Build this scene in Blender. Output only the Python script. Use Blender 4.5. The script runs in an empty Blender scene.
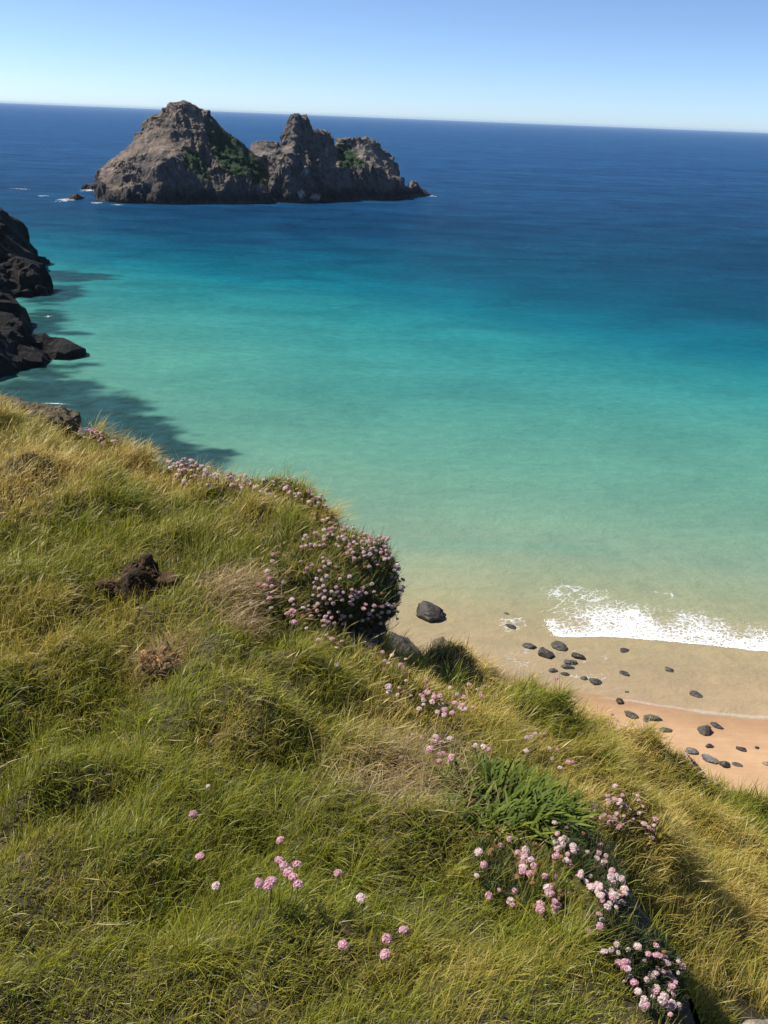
import bpy, math, random
import numpy as np
from mathutils import Matrix, Vector

random.seed(7)
rng = np.random.default_rng(7)
scene = bpy.context.scene
COL = scene.collection

# ------------------------------------------------------------------ camera
F_PX, CAM_H = 829.0, 50.0
PITCH, ROLL = math.radians(25.47), math.radians(2.24)
CF = np.array([0, math.cos(PITCH), -math.sin(PITCH)])
_u0 = np.array([0, math.sin(PITCH), math.cos(PITCH)])
_r0 = np.array([1.0, 0, 0])
CU = _u0 * math.cos(ROLL) - _r0 * math.sin(ROLL)
CR = _r0 * math.cos(ROLL) + _u0 * math.sin(ROLL)
CAM = np.array([0.0, 0.0, CAM_H])
cam_data = bpy.data.cameras.new("camera")
cam_data.sensor_fit = 'AUTO'
cam_data.sensor_width = 36.0
cam_data.lens = F_PX / 1024 * 36.0
cam_data.clip_start = 0.05
cam_data.clip_end = 120000.0
cam = bpy.data.objects.new("camera", cam_data)
COL.objects.link(cam)
cam.matrix_world = Matrix(((CR[0], CU[0], -CF[0], CAM[0]), (CR[1], CU[1], -CF[1], CAM[1]),
                           (CR[2], CU[2], -CF[2], CAM[2]), (0, 0, 0, 1)))
scene.camera = cam

# ------------------------------------------------------------------ light
SUN_EL, SUN_AZ = math.radians(52), math.radians(-76)      # azimuth from +Y towards +X
sun_dir = Vector((math.sin(SUN_AZ) * math.cos(SUN_EL), math.cos(SUN_AZ) * math.cos(SUN_EL), math.sin(SUN_EL)))
world = bpy.data.worlds.new("World")
scene.world = world
world.use_nodes = True
wn = world.node_tree
sky = wn.nodes.new("ShaderNodeTexSky")
sky.sky_type = 'NISHITA'
sky.sun_disc = False
sky.sun_elevation = SUN_EL
sky.sun_rotation = SUN_AZ
sky.altitude = 30
sky.air_density = 0.5
sky.dust_density = 0.28
sky.ozone_density = 5.0
wn.nodes["Background"].inputs["Strength"].default_value = 0.101
wn.links.new(sky.outputs[0], wn.nodes["Background"].inputs["Color"])
sl = bpy.data.lights.new("sun", 'SUN')
sl.energy = 4.7
sl.angle = math.radians(0.5)
sl.color = (1.0, 0.94, 0.85)
sun = bpy.data.objects.new("sun", sl)
COL.objects.link(sun)
sun.rotation_euler = sun_dir.to_track_quat('Z', 'Y').to_euler()
scene.view_settings.view_transform = 'Standard'
scene.view_settings.look = 'None'
scene.view_settings.gamma = 1.0
scene.view_settings.exposure = 0.70
scene.cycles.max_bounces = 6
scene.cycles.transparent_max_bounces = 8
scene.cycles.use_denoising = True


# ------------------------------------------------------------------ helpers
def ray(u, v):
    d = CF * F_PX + CR * (u - 384) - CU * (v - 512)
    return d / np.linalg.norm(d)


def at(u, v, dist):
    return CAM + ray(u, v) * dist


def sea_pt(u, v, z=0.0):
    d = ray(u, v)
    return CAM + d * ((z - CAM_H) / d[2])


def project(P):
    q = P - CAM
    w = q @ CF
    return 384 + F_PX * (q @ CR) / w, 512 - F_PX * (q @ CU) / w


def at_depth(u, v, Y):
    d = ray(u, v)
    return CAM + d * (Y / d[1])


def sstep(a, b, x):
    t = np.clip((x - a) / (b - a), 0, 1)
    return t * t * (3 - 2 * t)


def _hash(*c, seed=0):
    h = np.full(c[0].shape, (seed * 374761393 + 668265263) & 0xffffffff, dtype=np.uint64)
    for k, a in enumerate(c):
        h = (h ^ (a.astype(np.int64).astype(np.uint64) * np.uint64(2654435761 + 40503 * 2 * (k + 1)))) & np.uint64(0xffffffff)
        h = (h * np.uint64(2246822519)) & np.uint64(0xffffffff)
        h ^= h >> np.uint64(13)
    h = (h * np.uint64(3266489917)) & np.uint64(0xffffffff)
    h ^= h >> np.uint64(16)
    return h.astype(np.float64) / 4294967295.0


def vnoise(*p, seed=0):
    """smooth value noise in -1..1, two or three coordinates"""
    p = [np.asarray(a, dtype=np.float64) for a in p]
    i = [np.floor(a) for a in p]
    f = [a - b for a, b in zip(p, i)]
    f = [a * a * a * (a * (a * 6 - 15) + 10) for a in f]
    n = len(p)
    out = 0
    for m in range(1 << n):
        w = 1
        c = []
        for k in range(n):
            b = (m >> k) & 1
            w = w * (f[k] if b else 1 - f[k])
            c.append(i[k] + b)
        out = out + w * _hash(*c, seed=seed)
    return out * 2 - 1


def fbm(*p, octaves=4, seed=0, gain=0.5, lac=2.03):
    a, s, out, tot = 1.0, 1.0, 0, 0
    for o in range(octaves):
        out = out + a * vnoise(*[q * s + 17.3 * o for q in p], seed=seed + o)
        tot += a
        a *= gain
        s *= lac
    return out / tot


def ridged(*p, octaves=4, seed=0):
    a, s, out, tot = 1.0, 1.0, 0, 0
    for o in range(octaves):
        out = out + a * (1 - 2 * np.abs(vnoise(*[q * s + 9.1 * o for q in p], seed=seed + o)))
        tot += a
        a *= 0.5
        s *= 2.1
    return out / tot


def cells(x, y, z=None, seed=0):
    """F1, F2-F1 of a jittered cell pattern, and a random value per cell"""
    pts = [np.asarray(x, float), np.asarray(y, float)] + ([] if z is None else [np.asarray(z, float)])
    n = len(pts)
    base = [np.floor(a) for a in pts]
    f1 = np.full(pts[0].shape, 9.0)
    f2 = f1.copy()
    rid = np.zeros(pts[0].shape)
    for m in range(3 ** n):
        off = [(m // 3 ** k) % 3 - 1 for k in range(n)]
        c = [b + o for b, o in zip(base, off)]
        d = 0
        for k in range(n):
            d = d + (c[k] + _hash(*c, seed=seed + 11 * k + 3) - pts[k]) ** 2
        d = np.sqrt(d)
        r = _hash(*c, seed=seed + 77)
        near = d < f1
        f2 = np.where(near, f1, np.minimum(f2, d))
        rid = np.where(near, r, rid)
        f1 = np.where(near, d, f1)
    return f1, f2 - f1, rid


def poly_sd(x, y, poly, closed=True):
    """signed distance, positive outside the polygon"""
    poly = np.asarray(poly, float)
    n = len(poly)
    d2 = np.full(x.shape, 1e18)
    inside = np.zeros(x.shape, bool)
    for i in range(n if closed else n - 1):
        a, b = poly[i], poly[(i + 1) % n]
        e = b - a
        wx, wy = x - a[0], y - a[1]
        t = np.clip((wx * e[0] + wy * e[1]) / (e @ e + 1e-12), 0, 1)
        d2 = np.minimum(d2, (wx - e[0] * t) ** 2 + (wy - e[1] * t) ** 2)
        c = (a[1] > y) != (b[1] > y)
        with np.errstate(divide='ignore', invalid='ignore'):
            xi = (b[0] - a[0]) * (y - a[1]) / (b[1] - a[1] + 1e-15) + a[0]
        inside ^= c & (x < xi)
    d = np.sqrt(d2)
    return np.where(inside, -d, d) if closed else d


def mesh_np(name, verts, faces, cols=None, smooth=True, quads=None, mats=()):
    """faces: (n,3|4) int array, or a list of such arrays"""
    verts = np.asarray(verts, np.float32)
    fl = faces if isinstance(faces, list) else [faces]
    fl = [np.asarray(f, np.int32) for f in fl if len(f)]
    me = bpy.data.meshes.new(name)
    me.vertices.add(len(verts))
    me.vertices.foreach_set("co", verts.ravel())
    loops = np.concatenate([f.ravel() for f in fl])
    sizes = np.concatenate([np.full(len(f), f.shape[1], np.int32) for f in fl])
    starts = np.concatenate([[0], np.cumsum(sizes)[:-1]]).astype(np.int32)
    me.loops.add(len(loops))
    me.loops.foreach_set("vertex_index", loops)
    me.polygons.add(len(sizes))
    me.polygons.foreach_set("loop_start", starts)
    me.polygons.foreach_set("loop_total", sizes)
    me.polygons.foreach_set("use_smooth", np.full(len(sizes), bool(smooth)))
    if cols is not None:
        a = me.attributes.new("col", 'FLOAT_COLOR', 'POINT')
        c = np.ones((len(verts), 4), np.float32)
        c[:, :cols.shape[1]] = cols
        a.data.foreach_set("color", c.ravel())
    me.update()
    for m in mats:
        me.materials.append(m)
    return me


def grid_faces(nr, nc, keep=None):
    i = np.arange(nr * nc).reshape(nr, nc)
    f = np.stack([i[:-1, :-1], i[:-1, 1:], i[1:, 1:], i[1:, :-1]], -1).reshape(-1, 4)
    return f if keep is None else f[keep.ravel()]


def link(name, me, parent=None, loc=(0, 0, 0), rot=(0, 0, 0), scale=(1, 1, 1)):
    o = bpy.data.objects.new(name, me)
    COL.objects.link(o)
    o.parent = parent
    o.location = loc
    o.rotation_euler = rot
    o.scale = scale
    return o


def tag(o, label=None, cat=None, group=None, kind=None):
    if label: o["label"] = label
    if cat: o["category"] = cat
    if group: o["group"] = group
    if kind: o["kind"] = kind
    return o


def thing(name, loc, label, cat, group=None):
    return tag(link(name, None, loc=loc), label, cat, group)


# ------------------------------------------------------------------ materials
class NT:
    def __init__(self, name):
        self.m = bpy.data.materials.new(name)
        self.m.use_nodes = True
        self.t = self.m.node_tree
        self.t.nodes.clear()
        self.out = self.t.nodes.new("ShaderNodeOutputMaterial")

    def n(self, kind, **kw):
        nd = self.t.nodes.new("ShaderNode" + kind)
        for k, v in kw.items():
            if k in nd.inputs:
                self.set(nd.inputs[k], v)
            else:
                setattr(nd, k, v)
        return nd

    def set(self, sock, v):
        if isinstance(v, bpy.types.NodeSocket):
            self.t.links.new(v, sock)
        else:
            sock.default_value = v

    def mix(self, fac, a, b, blend='MIX'):
        nd = self.t.nodes.new("ShaderNodeMix")
        nd.data_type = 'RGBA'
        nd.blend_type = blend
        self.set(nd.inputs[0], fac)
        self.set(nd.inputs[6], a)
        self.set(nd.inputs[7], b)
        return nd.outputs[2]

    def math(self, op, a, b=0.0):
        nd = self.t.nodes.new("ShaderNodeMath")
        nd.operation = op
        self.set(nd.inputs[0], a)
        self.set(nd.inputs[1], b)
        return nd.outputs[0]

    def ramp(self, fac, stops):
        nd = self.t.nodes.new("ShaderNodeValToRGB")
        while len(nd.color_ramp.elements) > 1:
            nd.color_ramp.elements.remove(nd.color_ramp.elements[-1])
        for i, (p, c) in enumerate(stops):
            e = nd.color_ramp.elements[0] if i == 0 else nd.color_ramp.elements.new(p)
            e.position = p
            e.color = c if len(c) == 4 else (*c, 1)
        self.set(nd.inputs[0], fac)
        return nd.outputs[0]

    def pos(self, scale=(1, 1, 1)):
        tc = self.n("TexCoord")
        mp = self.n("Mapping")
        self.t.links.new(tc.outputs["Object"], mp.inputs[0])
        mp.inputs["Scale"].default_value = scale
        return mp.outputs[0]

    def noise(self, vec, scale, detail=4, rough=0.55, dist=0.0):
        nd = self.n("TexNoise", Vector=vec, Scale=scale, Detail=detail, Roughness=rough, Distortion=dist)
        return nd.outputs[0]

    def attr(self, name="col"):
        return self.n("Attribute", attribute_name=name).outputs["Color"]

    def finish(self, shader):
        self.t.links.new(shader, self.out.inputs["Surface"])
        return self.m


def mat_rock(name, scale, bump=0.6, rough=0.85, tintvar=0.5, dist=0.5, cracks=0.5):
    """rock whose base colour comes from the mesh, broken up by noise and cracks"""
    k = NT(name)
    p = k.pos()
    n1 = k.noise(p, 0.9 * scale, 8, 0.65)
    n2 = k.noise(p, 4.5 * scale, 6, 0.7)
    vo = k.n("TexVoronoi", Vector=p, Scale=1.1 * scale, feature='DISTANCE_TO_EDGE')
    crack = k.ramp(vo.outputs["Distance"], [(0.0, (0.35, 0.35, 0.35)), (0.09, (1, 1, 1))])
    v = k.ramp(n1, [(0.25, (1 - tintvar,) * 3), (0.5, (1, 1, 1)), (0.75, (1 + tintvar, 1 + 0.95 * tintvar, 1 + 0.9 * tintvar))])
    c = k.mix(1.0, k.attr(), v, 'MULTIPLY')
    c = k.mix(0.6, c, k.ramp(n2, [(0.3, (0.55, 0.55, 0.57)), (0.7, (1.4, 1.36, 1.3))]), 'MULTIPLY')
    c = k.mix(cracks, c, crack, 'MULTIPLY')
    hgt = k.math('ADD', k.math('MULTIPLY', n1, 1.3), k.math('MULTIPLY', n2, 0.45))
    hgt = k.math('ADD', hgt, k.math('MULTIPLY', crack, 0.5 * cracks))
    b = k.n("Bump", Strength=bump, Distance=dist / scale, Height=hgt)
    bs = k.n("BsdfPrincipled", Roughness=rough)
    k.set(bs.inputs["Base Color"], c)
    k.set(bs.inputs["Normal"], b.outputs[0])
    bs.inputs["Specular IOR Level"].default_value = 0.25
    return k.finish(bs.outputs[0])


def mat_leaf(name, trans=0.35, rough=0.5, spec=0.25):
    k = NT(name)
    c = k.attr()
    bs = k.n("BsdfPrincipled", Roughness=rough)
    k.set(bs.inputs["Base Color"], c)
    bs.inputs["Specular IOR Level"].default_value = spec
    tr = k.n("BsdfTranslucent")
    k.set(tr.inputs["Color"], c)
    mx = k.n("MixShader")
    mx.inputs[0].default_value = trans
    k.t.links.new(bs.outputs[0], mx.inputs[1])
    k.t.links.new(tr.outputs[0], mx.inputs[2])
    return k.finish(mx.outputs[0])


def mat_plain(name, col, rough=0.8, var=0.25, scale=30.0, bump=0.0):
    k = NT(name)
    p = k.pos()
    n = k.noise(p, scale, 5)
    c = k.mix(1.0, (*col, 1), k.ramp(n, [(0.3, (1 - var,) * 3), (0.7, (1 + var,) * 3)]), 'MULTIPLY')
    bs = k.n("BsdfPrincipled", Roughness=rough)
    k.set(bs.inputs["Base Color"], c)
    if bump:
        b = k.n("Bump", Strength=bump, Distance=0.02, Height=n)
        k.set(bs.inputs["Normal"], b.outputs[0])
    return k.finish(bs.outputs[0])


M_ISLET = mat_rock("islet_rock", 0.35, 0.9, dist=0.9, cracks=0.12, tintvar=0.6)
M_CLIFF = mat_rock("cliff_rock", 0.3, 0.8, dist=0.8, cracks=0.15)
M_BOULDER = mat_rock("boulder_rock", 1.2, 0.5, rough=0.6, tintvar=0.35, dist=0.12)
M_NEARROCK = mat_rock("weathered_rock", 9.0, 0.8, tintvar=0.4, dist=0.35)
M_GRASS = mat_leaf("grass_blades", 0.45, 0.42, 0.35)
M_CUSHION = mat_leaf("cushion_leaves", 0.2, 0.6, 0.2)
M_STRAP = mat_leaf("strap_leaves", 0.2, 0.6, 0.15)
M_PETAL = mat_leaf("petals", 0.48, 0.7, 0.1)


# ------------------------------------------------------------------ near land: height function
def tps_fit(P, z, lam=1e-3):
    n = len(P)
    d = np.linalg.norm(P[:, None] - P[None], axis=2)
    K = np.where(d > 0, d * d * np.log(d + 1e-12), 0) + lam * np.eye(n)
    A = np.zeros((n + 3, n + 3))
    A[:n, :n] = K
    A[:n, n] = 1
    A[:n, n + 1:] = P
    A[n, :n] = 1
    A[n + 1:, :n] = P.T
    w = np.linalg.solve(A, np.concatenate([z, np.zeros(3)]))
    return P, w


def tps_eval(fit, x, y):
    P, w = fit
    out = w[-3] + w[-2] * x + w[-1] * y
    for i in range(len(P)):
        r2 = (x - P[i, 0]) ** 2 + (y - P[i, 1]) ** 2
        out = out + w[i] * 0.5 * r2 * np.log(r2 + 1e-12)
    return out


PLATEAU = [(0, 1024, 1.95), (200, 1024, 1.82), (384, 1024, 1.76), (0, 900, 2.25), (200, 900, 2.1), (350, 900, 2.05),
           (0, 800, 2.6), (200, 800, 2.42), (350, 800, 2.38), (0, 700, 3.0), (200, 700, 2.85), (340, 700, 2.85),
           (0, 600, 3.55), (130, 600, 3.45), (250, 600, 3.35), (300, 625, 3.3), (0, 520, 4.2), (130, 520, 4.1),
           (250, 530, 3.95), (310, 520, 4.0), (0, 412, 5.8), (100, 437, 5.2), (225, 477, 4.6), (315, 493, 4.3)]
UPPER = [(550, 1024, 1.76), (640, 1024, 1.8), (480, 900, 2.1), (430, 800, 2.5), (430, 740, 2.9), (490, 765, 2.7),
         (545, 795, 2.55), (600, 870, 2.25), (650, 940, 2.03), (690, 1005, 1.88), (560, 900, 2.12)]
LOWER = [(405, 694, 3.7), (450, 676, 4.7), (500, 680, 5.1), (570, 706, 5.4), (640, 728, 5.6), (700, 764, 5.8), (768, 798, 6.0),
         (420, 706, 3.6), (480, 712, 3.95), (540, 735, 4.1), (620, 775, 4.4), (700, 820, 4.85), (768, 850, 5.1),
         (640, 850, 3.65), (700, 900, 3.5), (768, 920, 3.8), (730, 980, 3.05), (790, 1010, 3.3), (380, 692, 3.35)]
BEHIND = np.array([(0, 0, -1.62), (-3, 0, -1.5), (0, -3, -1.4), (-3, -3, -1.2), (-6, 2, -1.6), (-6, -3, -1.2), (-9, 5, -2.0)], float)


def ctl(rows):
    return np.array([at(*r) for r in rows])


_pl = ctl(PLATEAU)
_up = np.vstack([_pl, ctl(UPPER), BEHIND + (0, 0, CAM_H), [(1.5, 0, 48.3), (1.2, -2, 48.3)]])
_lo = np.vstack([_pl, ctl(LOWER), BEHIND + (0, 0, CAM_H), [(5, 0, 45.2), (5, -3, 45.2), (8, 2, 43.5)]])
_lolift = np.full(len(_lo), 0.07)
_lolift[len(_pl):len(_pl) + len(LOWER)] = 0.15
FIT_U = tps_fit(_up[:, :2], _up[:, 2] - 0.07, 0.004)
FIT_L = tps_fit(_lo[:, :2], _lo[:, 2] - _lolift, 0.004)
BROW = [at(*r)[:2] for r in [(395, 700, 3.3), (440, 738, 2.95), (495, 757, 2.75), (552, 795, 2.55), (602, 868, 2.25), (636, 936, 2.03), (672, 1003, 1.88), (712, 1080, 1.75)]]
BROW = [BROW[0] + np.array([-0.15, 0.15])] + BROW + [np.array([1.15, -0.2]), np.array([1.3, -3.0]), np.array([1.0, -12.0])]
BROW_POLY = BROW + [np.array([-40, -12.0]), np.array([-40, 3.45]), np.array([-2, 3.4])]
EDGE_PX = [(0, 410, 5.9), (100, 436, 5.25), (170, 458, 4.9), (225, 475, 4.65), (290, 484, 4.45), (328, 500, 4.25),
           (352, 540, 4.0), (360, 590, 3.75), (362, 655, 3.5), (392, 688, 3.55), (430, 684, 3.95), (456, 664, 4.7),
           (500, 658, 5.2), (570, 693, 5.45), (640, 718, 5.65), (700, 757, 5.85), (768, 790, 6.05)]
EDGE = [np.array([-60.0, -8.0]), np.array([-25.0, 3.5]), np.array([-9.0, 8.2]), np.array([-5.5, 7.4])] + [at(*e)[:2] for e in EDGE_PX] + \
       [np.array([4.6, 3.9]), np.array([8.0, 1.0]), np.array([20, -12.0]), np.array([60, -40.0]), np.array([60, -300.0]), np.array([-60, -300.0])]


def land_h(x, y):
    xc, yc = np.clip(x, -9, 8), np.clip(y, -3, 8)
    u = tps_eval(FIT_U, xc, yc)
    l = tps_eval(FIT_L, xc, yc)
    sd = poly_sd(x, y, BROW_POLY) + 0.05 * fbm(x * 3, y * 3, octaves=2, seed=5)
    far = sstep(1.75, 2.7, y)
    u = u - 0.85 * np.clip(sd, 0, 0.34) * (1 - far)                  # the lip rolls over before it breaks off
    s = sstep(0.2 * (1 - far) - 0.05, 0.4 + 1.0 * far, sd)
    h = u * (1 - s) + np.minimum(l, u + 0.05) * s
    h = np.clip(h, 43.0, 49.2)
    f1, _, rid = cells(x * 2.6 + 0.4 * fbm(x * 2, y * 2, octaves=2, seed=24), y * 2.6, seed=23)
    h = h + 0.115 * fbm(x * 1.9, y * 1.9, octaves=3, seed=21) + 0.022 * fbm(x * 7, y * 7, octaves=2, seed=22)
    h = h + (0.24 * np.maximum(0, 0.62 - f1) * (0.3 + rid) - 0.02) * sstep(0.0, 0.5, np.abs(sd))
    h = h - 0.14 * np.exp(-((x - 0.17) ** 2 + (y - 2.95) ** 2) / 0.34 ** 2)
    h = h - 0.14 * np.exp(-((x - 0.36) ** 2 + (y - 3.6) ** 2) / 0.26 ** 2)
    e = poly_sd(x, y, EDGE)
    drop = 1.75 * np.maximum(0, np.sqrt((e + 0.04) ** 2 + 0.01) - 0.1) * (e > -0.04)
    crag = sstep(0.3, 4, e)
    h = h - drop - crag * (1.6 * ridged(x * 0.22, y * 0.22, octaves=4, seed=31) - 0.6) * np.minimum(1, e / 12)
    return np.maximum(h, -2.5), e, sd


def axis(lo, a, b, hi, step, grow):
    mid = list(np.arange(a, b + 1e-6, step))
    left, s, p = [], step, a
    while p > lo:
        s *= grow
        p -= s
        left.append(p)
    right, s, p = [], step, b
    while p < hi:
        s *= grow
        p += s
        right.append(p)
    return np.array(left[::-1] + mid + right)


gx = axis(-60, -5.5, 6.5, 60, 0.045, 1.07)
gy = axis(-60, 0.0, 7.6, 60, 0.045, 1.07)
GX, GY = np.meshgrid(gx, gy)
GH, GE, GB = land_h(GX, GY)
# exposed ground colours: thatch and soil on top, rock where the land breaks away
_n = fbm(GX * 4, GY * 4, octaves=4, seed=41)[..., None]
_soil = np.array([0.075, 0.062, 0.028]) + _n * np.array([0.02, 0.022, 0.008])
_face = np.array([0.042, 0.033, 0.024]) + _n * 0.012
_cl = np.array([0.19, 0.165, 0.14]) + 0.05 * _n
_w1 = (sstep(-0.03, 0.04, GB) * (1 - sstep(0.42, 0.55, GB)) * (1 - sstep(1.75, 2.2, GY)))[..., None]
_w2 = sstep(0.25, 0.8, GE)[..., None]
gc = _soil * (1 - _w1) + _face * _w1
gc = gc * (1 - _w2) + _cl * _w2
me = mesh_np("hillside", np.stack([GX, GY, GH], -1).reshape(-1, 3), grid_faces(len(gy), len(gx)), gc.reshape(-1, 3), mats=[M_NEARROCK])
tag(link("hillside", me), kind='structure')


def grid_lookup(A, x, y):
    ix = np.clip(np.searchsorted(gx, x) - 1, 0, len(gx) - 2)
    iy = np.clip(np.searchsorted(gy, y) - 1, 0, len(gy) - 2)
    fx = np.clip((x - gx[ix]) / (gx[ix + 1] - gx[ix]), 0, 1)
    fy = np.clip((y - gy[iy]) / (gy[iy + 1] - gy[iy]), 0, 1)
    return (A[iy, ix] * (1 - fx) + A[iy, ix + 1] * fx) * (1 - fy) + (A[iy + 1, ix] * (1 - fx) + A[iy + 1, ix + 1] * fx) * fy


_T = np.arange(1.2, 8.0, 0.01)


def hit(u, v, lift=0.0):
    """where the line of sight through a pixel of the photograph meets the land"""
    d = ray(u, v)
    P = CAM + d[None] * _T[:, None]
    g = P[:, 2] - grid_lookup(GH, P[:, 0], P[:, 1]) - lift
    k = np.argmax(g < 0) if (g < 0).any() else np.argmin(g)
    p = P[k].copy()
    return p, float(_T[k])


# ------------------------------------------------------------------ sea
def s2l(c):
    c = np.asarray(c, float) / 255
    return np.where(c <= 0.04045, c / 12.92, ((c + 0.055) / 1.055) ** 2.4)


SEA_STOPS = [(0, (176, 150, 115)), (62, (176, 154, 124)), (72, (174, 154, 122)), (80, (166, 154, 120)), (86, (154, 158, 126)), (92, (142, 158, 130)), (97, (130, 155, 132)),
             (109, (114, 153, 132)), (129, (95, 149, 132)), (156, (78, 145, 134)), (185, (60, 139, 136)), (215, (40, 128, 132)),
             (254, (14, 106, 124)), (310, (8, 82, 108)), (360, (10, 70, 100)), (430, (14, 64, 98)), (600, (22, 68, 108)),
             (1200, (30, 78, 124)), (4000, (34, 84, 134)), (40000, (42, 94, 148))]
_sy = np.array([s[0] for s in SEA_STOPS], float)
_sc = np.array([s2l(s[1]) for s in SEA_STOPS]) * 0.70


def sea_colour(x, y):
    k = sstep(95, 230, y)
    ye = y + np.clip(x, -140, 170) * 0.62 * k * (1 - sstep(270, 440, y)) + (fbm(x * 0.012, y * 0.02, octaves=3, seed=51) * 0.09) * (y - 60)
    ye = ye + 0.10 * x * (1 - k)
    # shade line of the next small swell, painted into the water colour
    ye = ye + 7.0 * np.exp(-((y - 95.0 - 0.04 * x - 0.8 * np.sin(x * 0.12)) / 1.3) ** 2) * sstep(-4, 6, x) * (1 - sstep(22, 36, x))
    ye = np.maximum(ye, 40)
    ly = np.log(np.maximum(ye, 1))
    c = np.stack([np.interp(ly, np.log(np.maximum(_sy, 1)), _sc[:, i]) for i in range(3)], -1)
    # weed-covered reef on the sea bed near the foot of the headland
    reef = np.zeros(x.shape)
    w = 7.0 * fbm(x * 0.08, y * 0.12, octaves=5, seed=61)
    for (u, v, rx, ry) in [(50, 395, 16, 13), (95, 405, 13, 9), (130, 425, 12, 8), (160, 440, 10, 6), (190, 455, 9, 5), (215, 468, 6, 4),
                           (40, 430, 20, 16), (100, 440, 14, 10), (50, 295, 10, 16), (72, 276, 16, 12), (58, 318, 4, 9), (70, 334, 6, 3), (20, 330, 10, 30), (30, 370, 12, 10)]:
        q = sea_pt(u, v)
        r = np.sqrt(((x - q[0] + w * 0.5) / rx) ** 2 + ((y - q[1] + w) / ry) ** 2)
        reef = np.maximum(reef, 1 - sstep(0.66, 1.1, r + 0.35 * fbm(x * 0.16, y * 0.4, octaves=4, seed=63)))
    rc = s2l((26, 54, 64)) * 0.8
    rc = rc[None] * (1 + 0.6 * fbm(x * 0.25, y * 0.5, octaves=3, seed=65)[..., None] + 0.7 * fbm(x * 0.9, y * 1.1, octaves=2, seed=66)[..., None])  # lighter flecks: ripple reflections over the reef put into its colour
    return c * (1 - 0.86 * reef[..., None]) + rc * 0.86 * reef[..., None]


M_ = NT("sea_water")
p = M_.pos((0.6, 1, 1))
swell = M_.noise(p, 0.055, 5, 0.6, 0.6)
chop = M_.noise(p, 0.55, 6, 0.65, 0.4)
rip = M_.noise(p, 2.6, 4, 0.6)
pf = M_.pos((0.22, 1, 1))
streak = M_.noise(pf, 0.035, 6, 0.62, 1.2)
sp = M_.n("SeparateXYZ", Vector=M_.pos())
far = M_.n("MapRange", Value=sp.outputs["Y"])
for _i, _v in (("From Min", 110), ("From Max", 420), ("To Min", 0.25), ("To Max", 1.0)):
    far.inputs[_i].default_value = _v
far = far.outputs[0]
drift = M_.noise(M_.pos((0.3, 1, 1)), 0.012, 5, 0.6, 0.8)
c0_ = M_.mix(far, M_.attr(), M_.ramp(drift, [(0.32, (0.76, 0.8, 0.84)), (0.5, (1, 1, 1)), (0.7, (1.2, 1.15, 1.1))]), 'MULTIPLY')
c = M_.mix(far, c0_, M_.ramp(streak, [(0.3, (0.72, 0.78, 0.82)), (0.5, (1, 1, 1)), (0.72, (1.22, 1.16, 1.12))]), 'MULTIPLY')
c = M_.mix(far, c, M_.ramp(chop, [(0.3, (0.62, 0.7, 0.74)), (0.5, (0.98, 0.99, 0.99)), (0.7, (1.42, 1.3, 1.24))]), 'MULTIPLY')  # wave highlights and dark troughs painted into the colour, likewise for swell below
c = M_.mix(far, c, M_.ramp(swell, [(0.3, (0.62, 0.68, 0.74)), (0.5, (1, 1, 1)), (0.7, (1.4, 1.3, 1.22))]), 'MULTIPLY')
hh = M_.math('ADD', M_.math('MULTIPLY', chop, 0.7), M_.math('ADD', M_.math('MULTIPLY', rip, 0.15), M_.math('MULTIPLY', swell, 2.0)))
b = M_.n("Bump", Strength=0.6, Distance=0.7, Height=hh)
df = M_.n("BsdfDiffuse")
M_.set(df.inputs["Color"], c)
M_.set(df.inputs["Normal"], b.outputs[0])
gl = M_.n("BsdfGlossy", Roughness=0.22)
M_.set(gl.inputs["Normal"], b.outputs[0])
lw = M_.n("LayerWeight", Blend=0.5)
M_.set(lw.inputs["Normal"], b.outputs[0])
# a wind-roughened sea never reaches the mirror-like glare of flat water at grazing angles
fac = M_.math('ADD', 0.015, M_.math('MULTIPLY', M_.math('POWER', lw.outputs["Facing"], 4.0), 0.085))
mx = M_.n("MixShader")
M_.set(mx.inputs[0], fac)
M_.t.links.new(df.outputs[0], mx.inputs[1])
M_.t.links.new(gl.outputs[0], mx.inputs[2])
M_SEA = M_.finish(mx.outputs[0])

sy_rows = np.concatenate([np.arange(40, 130, 0.45), np.arange(130, 330, 1.2), np.geomspace(330, 45000, 110)])
tcol = np.linspace(-1, 1, 420)
tcol = 0.35 * tcol + 0.65 * tcol ** 3
SX = tcol[None] * (1.8 * sy_rows[:, None] + 90)
SY = np.repeat(sy_rows[:, None], len(tcol), 1)
# the water's edge: a gently scalloped line where the sheet meets the sand
WL = [sea_pt(*q)[:2] for q in [(430, 672), (520, 676), (590, 694), (640, 702), (700, 711), (768, 718)]]
WLX = np.array([q[0] for q in WL] + [WL[-1][0] + 30, WL[-1][0] + 400])
WLY = np.array([q[1] for q in WL] + [WL[-1][1] + 3, WL[-1][1] - 20])


def waterline(x):
    return np.interp(x, WLX, WLY) + 0.5 * np.sin(x * 0.33) + 0.5 * fbm(x * 0.5, x * 0 + 3.3, octaves=3, seed=71)


# sea colour by depth; sheet dips under the sand on the landward side of the waterline
wl = waterline(SX)
SZ = -0.5 * sstep(0, 6, wl - SY)
sc = sea_colour(SX.ravel(), SY.ravel())
me = mesh_np("sea", np.stack([SX, SY, SZ], -1).reshape(-1, 3), grid_faces(*SX.shape), sc, mats=[M_SEA])
tag(link("sea", me), kind='structure')

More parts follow.
